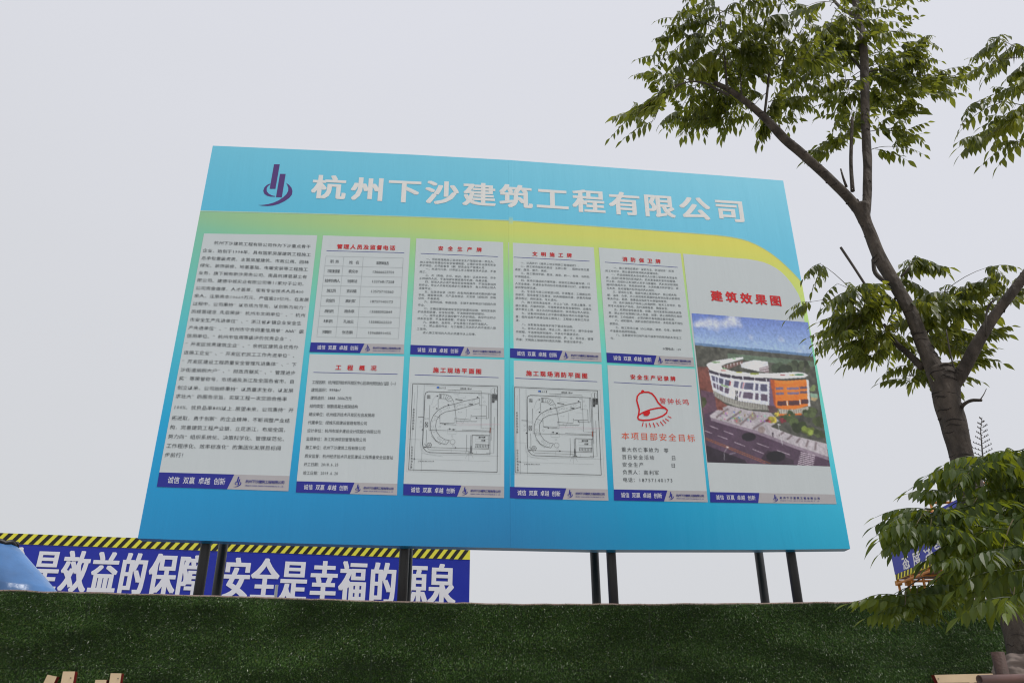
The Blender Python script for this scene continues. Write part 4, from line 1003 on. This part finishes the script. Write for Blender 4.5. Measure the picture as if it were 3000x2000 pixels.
# ------------------------------------------------------------------ tree
M['bark'] = mat('grey_brown_bark', (.062, .049, .039), rough=.85, var=.55, scale=18, bump=1.0, bscale=34, stretch=(1, 1, .45))
M['twig'] = mat('twig_bark', (.05, .04, .032), rough=.7, var=.2)
def leafmat(name, c, tr):
    m = bpy.data.materials.new(name); m.use_nodes = True; t = m.node_tree; t.nodes.clear()
    o = t.nodes.new('ShaderNodeOutputMaterial'); b = t.nodes.new('ShaderNodeBsdfPrincipled'); tl = t.nodes.new('ShaderNodeBsdfTranslucent'); mx_ = t.nodes.new('ShaderNodeMixShader'); low_ = 'shaded' in name
    oi = t.nodes.new('ShaderNodeObjectInfo'); nz_ = t.nodes.new('ShaderNodeTexNoise'); nz_.inputs['Scale'].default_value = 14; tc_ = t.nodes.new('ShaderNodeTexCoord'); t.links.new(tc_.outputs['Object'], nz_.inputs[0])
    ad = t.nodes.new('ShaderNodeMath'); ad.operation = 'ADD'; t.links.new(oi.outputs['Random'], ad.inputs[0]); t.links.new(nz_.outputs[0], ad.inputs[1])
    mr = t.nodes.new('ShaderNodeMapRange'); mr.inputs[1].default_value = .3; mr.inputs[2].default_value = 1.6; t.links.new(ad.outputs[0], mr.inputs[0])
    for tgt, cc in ((b.inputs['Base Color'], c), (tl.inputs['Color'], tr)):
        mc = t.nodes.new('ShaderNodeMixRGB'); mc.inputs[1].default_value = (*[x * .6 for x in cc], 1); mc.inputs[2].default_value = (cc[0] * 1.55, cc[1] * 1.35, cc[2] * 1.1, 1)
        t.links.new(mr.outputs[0], mc.inputs[0]); t.links.new(mc.outputs[0], tgt)
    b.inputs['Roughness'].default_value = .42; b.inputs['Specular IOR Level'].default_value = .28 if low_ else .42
    mx_.inputs[0].default_value = .42; t.links.new(b.outputs[0], mx_.inputs[1]); t.links.new(tl.outputs[0], mx_.inputs[2]); t.links.new(mx_.outputs[0], o.inputs[0])
    return m
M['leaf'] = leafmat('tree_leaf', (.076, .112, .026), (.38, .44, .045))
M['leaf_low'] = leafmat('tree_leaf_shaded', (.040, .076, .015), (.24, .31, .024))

def smooth(P, k=6):
    out_ = []
    P = [np.array(p, float) for p in P]
    Q = [2 * P[0] - P[1]] + P + [2 * P[-1] - P[-2]]
    for i in range(1, len(Q) - 2):
        for j in range(k):
            t_ = j / k; a, b, c, d = Q[i - 1:i + 3]
            out_.append(.5 * ((2 * b) + (-a + c) * t_ + (2 * a - 5 * b + 4 * c - d) * t_ ** 2 + (-a + 3 * b - 3 * c + d) * t_ ** 3))
    out_.append(P[-1]); return out_
tb = atY(2995, 1900, 4.2)
tree = empty('street_tree', (tb.x, tb.y, PAVE), 'young street tree with forked grey trunk and feathery leaves right of the billboard', 'tree')
SCAR = MB()
def scars(C_, R, seed):      # leaf scars and bark creases: thin dark part rings
    rg = random.Random(seed + 50); i = 1
    while i < len(C_) - 2:
        p = C_[i].lerp(C_[i + 1], rg.random()); t_ = (C_[i + 1] - C_[i - 1]).normalized(); r = R[i] * 1.012
        x = t_.cross(Vector((0, 1, 0))).normalized(); y = t_.cross(x); a0 = rg.uniform(0, 6.28); sp_ = rg.uniform(.6, 2.2); rr = rg.uniform(.0015, .0045)
        SCAR.tube([p + x * math.cos(a0 + sp_ * q / 8) * r + y * math.sin(a0 + sp_ * q / 8) * r + t_ * .006 * math.sin(q * .8) for q in range(9)], [rr * (.2 + .8 * math.sin(math.pi * q / 8)) for q in range(9)], 5)
        i += rg.choice((1, 1, 2, 3))
def branch(pts_, name='branch', k=5, n=12, m='bark', wob=.09, seed=0):
    """pts: (px, py, Y, width px)"""
    sp = smooth(pts_, k); C_ = []; R = []; wd0 = pts_[0][3]
    for x, y, Yv, wd in sp:
        p = atY(x, y, Yv); dist = (p - Vector((0, 0, EYE))).dot(_fw); C_.append(p); R.append(max(wd, 1.2) / F * dist / 2 * .92)
    if wd0 > 20: scars(C_, R, seed)
    mb = MB(); mb.tube(C_, R, n, True, wob, seed); return mb.build(name, M[m], tree, True), C_
gp = atY(3002, 1990, 4.2)
mb = MB()
tr = smooth([(3040, 2600, 4.2, 96), (3005, 2010, 4.2, 86), (2985, 1870, 4.2, 77), (2925, 1660, 4.2, 74), (2852, 1455, 4.2, 74), (2822, 1353, 4.2, 65), (2797, 1251, 4.2, 72), (2776, 1180, 4.2, 72), (2768, 1120, 4.2, 80), (2750, 1080, 4.21, 72)], 6)
C_ = []; R = []
for x, y, Yv, wd in tr:
    p = atY(x, y, Yv); C_.append(p); R.append(wd / F * (p - Vector((0, 0, EYE))).dot(_fw) / 2)
C_ = [Vector((C_[0].x + .0, 4.2, PAVE - .05))] + C_; C_[0].x = C_[1].x + .01; C_ = [c for i, c in enumerate(C_) if i == 0 or c.z > .3]; R = R[len(R) - len(C_) + 1:]; R = [.085] + R
scars(C_[3:], R[3:], 9); scars(C_[3:], R[3:], 19); mb.tube(C_, R, 18, True, .09, 3); mb.build('trunk', M['bark'], tree, True)
branch([(2768, 1125, 4.2, 70), (2743, 1088, 4.21, 56), (2707, 1014, 4.23, 46), (2676, 931, 4.25, 42), (2632, 848, 4.27, 40), (2580, 760, 4.3, 42), (2549, 683, 4.3, 36), (2532, 641, 4.3, 40), (2522, 603, 4.3, 58)], 'limb', seed=1)
branch([(2530, 650, 4.3, 34), (2539, 600, 4.31, 29), (2541, 530, 4.32, 28), (2541, 459, 4.33, 28), (2536, 380, 4.34, 27), (2534, 306, 4.35, 27), (2532, 191, 4.36, 27), (2526, 115, 4.38, 26), (2512, 40, 4.4, 24), (2500, -30, 4.42, 18)], 'limb', seed=2)
branch([(2535, 640, 4.3, 34), (2500, 596, 4.29, 34), (2473, 566, 4.27, 31), (2412, 507, 4.24, 30), (2355, 455, 4.2, 29), (2297, 406, 4.16, 28), (2251, 356, 4.12, 26), (2213, 321, 4.1, 22), (2175, 291, 4.07, 19), (2137, 264, 4.04, 17), (2093, 243, 4.0, 15)], 'limb', seed=3)
branch([(2775, 1150, 4.2, 56), (2795, 1125, 4.18, 44), (2826, 1076, 4.12, 40), (2859, 1014, 4.05, 38), (2901, 944, 4.0, 34), (2942, 886, 3.95, 33), (3000, 811, 3.9, 30), (3120, 640, 3.8, 26), (3230, 380, 3.75, 18)], 'limb', seed=4)
TW = [[(2129, 258, 4.03, 8), (2125, 191, 4.02, 7), (2116, 115, 4.0, 6), (2106, 20, 3.98, 4)], [(2173, 289, 4.07, 7), (2169, 218, 4.05, 4)], [(2240, 335, 4.12, 9), (2248, 268, 4.1, 8), (2255, 214, 4.1, 7), (2282, 180, 4.1, 6), (2330, 110, 4.05, 4)],
      [(2135, 278, 4.04, 9), (2100, 262, 4.0, 8), (2068, 245, 3.95, 7), (2020, 240, 3.9, 5), (1960, 262, 3.85, 3)], [(2498, 560, 4.28, 14), (2493, 480, 4.28, 12), (2495, 400, 4.28, 11), (2497, 344, 4.28, 9)],
      [(2480, 548, 4.27, 9), (2470, 520, 4.26, 7), (2463, 495, 4.26, 5)], [(2520, 45, 4.4, 14), (2480, 35, 4.5, 12), (2450, 10, 4.6, 9), (2420, -30, 4.65, 7)], [(2525, 205, 4.35, 9), (2490, 165, 4.5, 7), (2455, 140, 4.6, 5), (2400, 110, 4.65, 4)],
      [(2541, 210, 4.36, 8), (2590, 205, 4.5, 5), (2660, 215, 4.55, 3), (2760, 228, 4.55, 2)], [(2550, 858, 4.3, 8), (2500, 780, 4.32, 8), (2463, 725, 4.34, 8)], [(2700, 1075, 4.25, 24), (2660, 1035, 4.35, 20), (2623, 1003, 4.4, 16), (2590, 950, 4.45, 9)],
      [(2640, 860, 4.28, 7), (2600, 830, 4.35, 14), (2565, 800, 4.4, 14), (2558, 760, 4.4, 12)], [(2803, 1102, 4.15, 5), (2785, 1040, 4.15, 5), (2772, 965, 4.15, 4)], [(2890, 985, 4.0, 6), (2888, 950, 3.95, 6), (2892, 910, 3.95, 8), (2905, 885, 3.9, 7), (2925, 872, 3.9, 4)],
      [(2812, 1205, 4.18, 12), (2822, 1186, 4.12, 12), (2845, 1173, 4.05, 11), (2876, 1172, 4.0, 9)], [(2872, 1170, 4.0, 4), (2882, 1155, 4.0, 3), (2890, 1138, 4.0, 2)], [(2640, 810, 4.27, 8), (2660, 790, 4.25, 7), (2667, 775, 4.25, 4)],
      [(2880, 1490, 4.1, 26), (2905, 1430, 3.8, 18), (2915, 1390, 3.6, 14), (2960, 1330, 3.3, 9)], [(2900, 1480, 3.9, 12), (2840, 1495, 3.4, 8), (2800, 1496, 3.1, 5), (2750, 1492, 2.95, 4), (2710, 1488, 2.9, 3)],
      [(2925, 1560, 4.1, 20), (2850, 1625, 3.5, 11), (2750, 1685, 3.1, 5), (2700, 1692, 3.0, 4), (2630, 1742, 2.95, 3)], [(2960, 1700, 4.1, 16), (2985, 1620, 3.4, 12), (2960, 1540, 3.0, 8)], [(2640, 850, 4.27, 10), (2600, 900, 4.4, 7), (2560, 905, 4.4, 4)], [(2690, 1000, 4.24, 10), (2740, 950, 4.5, 6), (2790, 900, 4.6, 4)]]
for i, b_ in enumerate(TW): branch(b_, 'twig' if b_[0][3] < 12 else 'branch', 4, 8, 'twig' if b_[0][3] < 10 else 'bark', .06, i)
mb = MB()
for (x, y, Yv, r) in [(2503, 345, 4.28, 8)]: pass
# flower stalk with small side buds
st = [atY(x, y, 3.3) for x, y in ((2880, 1350), (2876, 1300), (2873, 1260), (2877, 1222))]
mb.tube(st, [.0035, .003, .0022, .0012], 6)
for i in range(15):
    k = .1 + .06 * i; q = st[0].lerp(st[-1], k); a = 1 if i % 2 else -1; L = .035 * (1 - k) + .01
    e = q + Vector((a * L, random.uniform(-.01, .01), L * .45)); mb.tube([q, e], [.0016, .001], 5)
    for j in range(3): w_ = q.lerp(e, .4 + .3 * j); mb.tube([w_, w_ + Vector((0, 0, .006))], [.0022, .0016], 5)
mb.build('flower_stalk', M['twig'], tree)

o = SCAR.build('bark_scars', mat('dark_bark_scar', (.025, .02, .017), rough=.9), tree); o['kind'] = 'stuff'
# --- leaves: one leaf object is one leafy frond with its leaflets
def leaflet(V, Fc, base, d, up, L, Wd, droop):
    side = d.cross(up).normalized(); up = side.cross(d).normalized(); n0 = len(V)
    for t_, w_ in ((0, .05), (.18, .62), (.42, 1.0), (.66, .78), (.85, .36)):
        c = base + d * (L * t_) - Vector((0, 0, 1)) * (droop * L * t_ * t_)
        V += [c - side * Wd * w_ + up * Wd * w_ * .28, c, c + side * Wd * w_ + up * Wd * w_ * .28]
    tip = base + d * L - Vector((0, 0, 1)) * (droop * L * 1.1); V.append(tip)
    for j in range(4):
        a = n0 + j * 3; Fc += [(a, a + 3, a + 4, a + 1), (a + 1, a + 4, a + 5, a + 2)]
    a = n0 + 12; Fc += [(a, n0 + 15, a + 1), (a + 1, n0 + 15, a + 2)]
def frond(seed, n, L, ll):
    rg = random.Random(seed); V = []; Fc = []
    def R_(t_): return Vector((L * t_, .012 * math.sin(t_ * 2 + seed), .03 * t_ - L * .42 * t_ ** 2.2))
    for i in range(n):
        for s_ in (-1, 1):
            t_ = .12 + .86 * (i + (.22 if s_ > 0 else 0)) / n
            if rg.random() < .1: continue
            d = Vector((.35 + rg.uniform(-.12, .2), s_ * (.55 + rg.uniform(-.25, .2)), -(.95 + rg.uniform(-.4, .5)))).normalized()
            sz = ll * (.75 + .45 * math.sin(math.pi * min(1, t_ + .12))) * rg.uniform(.82, 1.12)
            up = Vector((rg.uniform(-.35, .35), s_ * .5 + rg.uniform(-.3, .3), .75)).normalized()
            leaflet(V, Fc, R_(t_), d, up, sz, sz * rg.uniform(.19, .28), rg.uniform(.1, .35))
    d = (R_(1) - R_(.9)).normalized(); leaflet(V, Fc, R_(1), d, Vector((.2, .2, 1)), ll * 1.1, ll * .24, .2)
    mb = MB(); mb.V = [tuple(v) for v in V]; mb.F = [list(f) for f in Fc]
    mb.tube([R_(k / 5) for k in range(6)], [.0022, .002, .0018, .0015, .0012, .0008], 4, False)
    return mb
LIB = []
for i in range(14):
    mb = frond(i, 5 + i % 4, .185 + .014 * (i % 5), .054 + .006 * (i % 3)); me = bpy.data.meshes.new('leaf'); me.from_pydata(mb.V, [], mb.F); me.update(); LIB.append((me, np.array(mb.V), mb.F))
for me, _, _ in LIB: me.materials.append(M['leaf']); me.materials.append(M['leaf_low'])
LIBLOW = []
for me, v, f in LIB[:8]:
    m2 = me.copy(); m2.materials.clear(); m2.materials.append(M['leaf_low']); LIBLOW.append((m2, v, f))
PL = []     # (matrix, mesh index, low?, screen size)
stalks = MB()
def compound(O, hd, L, low=False, npair=4, sc=1.0, arch=.25):
    """a doubly divided leaf: stalk from O along heading hd (3D), fronds in pairs"""
    rg = random; d = hd.normalized(); side = d.cross(Vector((0, 0, 1))).normalized()
    def C(t_): return O + d * (L * t_) + Vector((0, 0, 1)) * (arch * L * (t_ - 1.35 * t_ * t_))
    stalks.tube([C(k / 5) for k in range(6)], [.003 * sc, .0027 * sc, .0023 * sc, .002 * sc, .0016 * sc, .0011 * sc], 5, False)
    items = [(1.0, 0)]
    for i in range(npair):
        t_ = .28 + .66 * i / max(npair - 1, 1)
        for s_ in (-1, 1):
            if rg.random() > .08: items.append((t_ + rg.uniform(-.03, .03), s_))
    for t_, s_ in items:
        p = C(t_); hh = (d * (.75 if s_ else 1) + side * s_ * rg.uniform(.7, 1.1)); yaw = math.atan2(hh.y, hh.x) + rg.uniform(-.15, .15)
        pitch = -.15 + rg.uniform(-.3, .25) - d.z * .5
        s2 = sc * (.72 + .38 * math.sin(math.pi * min(1, t_ * .8 + .15))) * rg.uniform(.88, 1.12)
        Mx = Matrix.Translation(p) @ Matrix.Rotation(yaw, 4, 'Z') @ Matrix.Rotation(-pitch, 4, 'Y') @ Matrix.Rotation(rg.uniform(-.3, .3), 4, 'X') @ Matrix.Scale(s2, 4)
        q = p - Vector((0, 0, EYE)); dz_ = q.dot(_fw); x_ = q.dot(RT) / dz_; y_ = q.dot(UP) / dz_
        vis = abs(x_) < .66 and abs(y_) < .45
        PL.append((Mx, rg.randrange(14), low, (s2 / dz_ if vis else 0)))
def spray(px, py, Y, px2, py2, Y2, low=False, npair=4, sc=1.0, arch=.25):
    a = atY(px, py, Y); b = atY(px2, py2, Y2); compound(a, b - a, (b - a).length, low, npair, sc, arch)
def burst(px, py, Y, n, L=.36, low=False, sc=1.0, a0=0, a1=2 * math.pi, el=(-.25, .45)):
    o = atY(px, py, Y)
    for i in range(n):
        a = a0 + (a1 - a0) * (i + random.uniform(.2, .8)) / n; e = random.uniform(*el)
        compound(o + Vector((random.uniform(-.04, .04), random.uniform(-.04, .04), random.uniform(-.06, .06))), Vector((math.cos(a), math.sin(a), math.tan(e))), L * random.uniform(.75, 1.15), low, random.choice((3, 4, 4)), sc * random.uniform(.9, 1.08))
# upper left crown
S_ = spray
for q in [(2010, 240, 3.9, 1860, 325, 3.8), (1985, 255, 3.86, 1905, 350, 3.75), (2030, 240, 3.9, 1925, 215, 3.85), (2080, 215, 3.95, 1945, 150, 3.9), (2110, 130, 4, 1965, 95, 3.95), (2112, 90, 4, 1985, 45, 3.9), (2110, 40, 3.98, 2040, -20, 3.9), (2060, 245, 4.25, 2010, 330, 4.3),
          (2100, 262, 4.3, 2060, 345, 4.3), (2169, 230, 4.35, 2110, 330, 4.35), (2175, 290, 4.37, 2140, 340, 4.4), (2120, 160, 4, 2010, 180, 4.2), (2120, 150, 4, 2200, 90, 3.85), (2125, 190, 4.3, 2215, 160, 4.35), (2108, 40, 3.98, 2200, 0, 3.9), (2250, 220, 4.1, 2190, 110, 4.0),
          (2282, 180, 4.1, 2260, 70, 4.0), (2282, 180, 4.1, 2400, 170, 3.95), (2290, 170, 4.1, 2370, 60, 4.0), (2250, 300, 4.42, 2310, 290, 4.45), (2248, 270, 4.4, 2190, 330, 4.45), (2240, 330, 4.4, 2250, 360, 4.4)]:
    S_(*q, npair=random.choice((3, 3, 4)))
burst(2115, 110, 4.0, 2, .38); burst(2122, 200, 4.02, 2, .36); burst(2160, 240, 4.5, 2, .32); burst(2060, 225, 4.3, 2, .34); burst(2255, 210, 4.5, 2, .38); burst(2320, 110, 4.05, 2, .38); burst(2106, 20, 3.98, 2, .36); burst(2215, 60, 3.9, 2, .34)
# around the upright leader
for q in [(2530, 80, 4.73, 2600, 40, 4.53), (2532, 110, 4.71, 2625, 85, 4.53), (2535, 170, 4.70, 2640, 130, 4.53), (2540, 210, 4.69, 2680, 170, 4.53), (2600, 206, 4.63, 2760, 200, 4.48), (2700, 222, 4.55, 2800, 218, 4.48), (2660, 216, 4.58, 2720, 270, 4.43), (2545, 230, 4.69, 2650, 290, 4.48), (2545, 300, 4.67, 2610, 330, 4.53),
          (2548, 385, 4.66, 2640, 385, 4.53), (2548, 440, 4.66, 2620, 425, 4.53), (2490, 400, 4.61, 2425, 440, 4.53), (2493, 390, 4.61, 2460, 420, 4.43), (2525, 220, 4.68, 2450, 290, 4.53), (2525, 240, 4.68, 2395, 240, 4.53), (2455, 140, 4.48, 2380, 200, 4.38), (2455, 140, 4.48, 2430, 60, 4.38),
          (2450, 10, 4.53, 2360, 10, 4.38), (2520, 260, 4.68, 2490, 330, 4.53), (2470, 150, 4.53, 2480, 260, 4.33), (2620, 206, 4.63, 2690, 110, 4.53), (2520, 50, 4.73, 2440, 90, 4.43), (2400, 110, 4.38, 2330, 200, 4.28), (2640, -40, 4.53, 2690, 0, 4.43)]:
    S_(*q, npair=random.choice((2, 3, 4)))
burst(2455, 140, 4.48, 2, .38); burst(2400, 110, 4.38, 2, .36); burst(2520, 230, 4.68, 2, .34); burst(2560, 205, 4.66, 2, .34, a0=-1.2, a1=1.2); burst(2520, 60, 4.73, 2, .36); burst(2430, 0, 4.53, 2, .36); burst(2480, 250, 4.58, 2, .32)
# right edge crown from the far limb
for q in [(3060, 330, 3.7, 2860, 285, 3.65), (3060, 350, 3.7, 2880, 385, 3.6), (3080, 180, 3.7, 2890, 170, 3.6), (3060, 200, 3.75, 2915, 100, 3.65), (3100, 250, 3.7, 2960, 250, 3.6), (3080, 320, 3.7, 2950, 330, 3.55), (3120, 360, 3.7, 2980, 400, 3.6)]: S_(*q, npair=3)
# middle cluster
for q in [(2560, 905, 4.33, 2370, 868, 4.23), (2520, 880, 4.28, 2400, 760, 4.28), (2560, 900, 4.33, 2450, 820, 4.33), (2560, 905, 4.33, 2450, 985, 4.18), (2590, 910, 4.38, 2520, 1010, 4.28), (2630, 960, 4.48, 2560, 1035, 4.38), (2640, 850, 4.65, 2680, 740, 4.48), (2650, 800, 4.63, 2690, 760, 4.48), (2780, 905, 4.38, 2890, 800, 4.28), (2740, 880, 4.48, 2890, 770, 4.23),
          (2740, 930, 4.48, 2850, 900, 4.28), (2750, 960, 4.48, 2880, 970, 4.33), (2740, 1000, 4.53, 2840, 1040, 4.38), (2690, 1060, 4.60, 2660, 1110, 4.43), (2740, 1075, 4.58, 2780, 1100, 4.38), (2600, 900, 4.48, 2560, 830, 4.38), (2700, 900, 4.68, 2790, 850, 4.58), (2950, 860, 4.33, 3010, 820, 4.18), (2935, 870, 4.33, 2960, 870, 4.08), (2640, 1100, 4.48, 2720, 1110, 4.38)]:
    S_(*q, npair=random.choice((2, 3, 3)), sc=.95)
burst(2600, 900, 4.48, 2, .3); burst(2560, 905, 4.33, 2, .28); burst(2640, 940, 4.73, 2, .3); burst(2740, 930, 4.63, 2, .3); burst(2780, 880, 4.58, 2, .28); burst(2680, 1010, 4.78, 2, .26)
S_(2560, 905, 4.4, 2510, 960, 4.3, npair=4); S_(2590, 930, 4.4, 2500, 900, 4.35, npair=4); S_(2620, 980, 4.45, 2540, 990, 4.4, npair=4)
# low near foliage
for q in [(2960, 1330, 3.3, 2773, 1430, 3.0), (2930, 1370, 3.4, 2829, 1370, 2.9), (2960, 1330, 3.3, 3060, 1300, 3.1), (2950, 1350, 3.3, 2870, 1330, 3.0), (2840, 1495, 3.3, 2773, 1520, 2.75), (2730, 1492, 2.95, 2680, 1530, 2.7), (2740, 1496, 3.05, 2723, 1540, 2.7), 
          (2960, 1540, 3.0, 2853, 1560, 2.7), (2960, 1540, 3.0, 3050, 1500, 2.8), (2980, 1560, 3.1, 3040, 1640, 2.6), (2910, 1430, 3.6, 2835, 1480, 3.0), (2960, 1450, 3.4, 3040, 1420, 3.0), (2940, 1380, 3.5, 3010, 1380, 3.1), (2930, 1500, 3.3, 2847, 1540, 2.9), (2960, 1600, 3.0, 2980, 1740, 2.5),
          (2720, 1700, 3.0, 2725, 1770, 2.95), (2690, 1715, 2.98, 2680, 1785, 2.9), (2655, 1730, 2.95, 2650, 1800, 2.9), (3010, 1600, 2.9, 2960, 1740, 2.35), (3040, 1560, 2.9, 3000, 1660, 2.4), (2990, 1500, 3.0, 2930, 1600, 2.5), (2900, 1560, 3.0, 2841, 1640, 2.6), (2880, 1480, 3.2, 2810, 1500, 2.8), ]:
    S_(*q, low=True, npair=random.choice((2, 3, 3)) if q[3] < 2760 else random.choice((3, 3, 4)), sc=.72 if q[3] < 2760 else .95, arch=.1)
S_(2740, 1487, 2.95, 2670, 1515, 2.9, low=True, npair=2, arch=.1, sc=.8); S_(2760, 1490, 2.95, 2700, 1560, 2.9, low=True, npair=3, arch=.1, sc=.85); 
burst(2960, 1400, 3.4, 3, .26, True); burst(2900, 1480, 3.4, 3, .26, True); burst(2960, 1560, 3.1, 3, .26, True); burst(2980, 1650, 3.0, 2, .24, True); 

PL.sort(key=lambda a: -a[3])
TL_ = tree.location
for Mx, k, low, s_ in PL[:300]:
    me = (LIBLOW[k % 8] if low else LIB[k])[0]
    o = bpy.data.objects.new('leaf', me); COL.objects.link(o); o.parent = tree; o.matrix_basis = Matrix.Translation(-TL_) @ Mx
for low in (False, True):
    V = []; Fc = []; n0 = 0
    for Mx, k, lw, s_ in PL[300:]:
        if lw != low: continue
        _, v, f = (LIBLOW[k % 8] if low else LIB[k]); m4 = np.array(Mx); vv = v @ m4[:3, :3].T + m4[:3, 3]
        V.append(vv); Fc += [[i + n0 for i in q] for q in f]; n0 += len(v)
    if V:
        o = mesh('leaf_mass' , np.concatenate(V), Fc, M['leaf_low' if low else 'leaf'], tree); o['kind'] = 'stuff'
o = stalks.build('leaf_stalks', mat('green_brown_stalk', (.09, .07, .03), rough=.6), tree); o['kind'] = 'stuff'
print('FRONDS', len(PL))

# ------------------------------------------------------------------ stakes and cloth round the trunk
def stake():
    wm = mat('dark_reddish_wood', (.055, .028, .022), rough=.7, var=.35, scale=12, bump=.4, bscale=50)
    a = atY(2923, 1945, 4.0); t_ = atY(2922, 1909, 4.0); r = 34 / F * 4.05 / 2
    m = MB(); m.tube([(a.x + .05, 4.0, PAVE), (a.x, 4.0, 1.2), (t_.x, 4.0, t_.z)], [r * 1.05, r, r], 16, True, .03)
    tag(m.build('tree_stake', wm, None, True), 'short dark upright log stake beside the trunk', 'stake')
    a = atY(2869, 1990, 3.78); b = atY(3150, 1980, 3.9); d = (b - a).normalized(); r = 24 / F * 3.8 / 2
    V = MB(); L = 1.3
    for rr, rev in ((r, 0), (r * .72, 1)): V.tube([a, a + d * L * .5, a + d * L], rr, 18, False)
    n = 18
    for k in range(n): V.F.append([k, (k + 1) % n, 3 * n + (k + 1) % n, 3 * n + k])
    tag(V.build('support_pipe', mat('brown_red_pipe', (.12, .06, .05), rough=.35, var=.2), None, True), 'hollow reddish brown pipe lashed level across the stake and trunk', 'pipe')
    # cloth band: a crumpled sleeve round the trunk
    c = atY(2999, 1962, 4.2); V = []; Fc = []; n = 60; rows = 26
    for j in range(rows):
        z_ = c.z + .07 - j * .0065
        for k in range(n):
            th = 2 * math.pi * k / n
            rr = .092 + .022 * noise.noise(Vector((math.cos(th) * 2.2, math.sin(th) * 2.2, j * .16))) + .02 * abs(noise.noise(Vector((math.cos(th) * 4 + j * .12, math.sin(th) * 4, j * .25)))) + .03 * math.sin(j / rows * 3.14)
            V.append((c.x + rr * math.cos(th), 4.2 + rr * math.sin(th), z_ + .03 * noise.noise(Vector((math.cos(th) * 1.5, math.sin(th) * 1.5, 5)))))
    for j in range(rows - 1):
        for k in range(n): Fc.append((j * n + k, (j + 1) * n + k, (j + 1) * n + (k + 1) % n, j * n + (k + 1) % n))
    tag(mesh('cloth_wrap', V, Fc, mat('dusty_grey_cloth', (.2, .16, .14), rough=.9, var=.2, scale=10), None, True), 'crumpled dusty cloth band tied round the lower trunk', 'cloth')
stake()
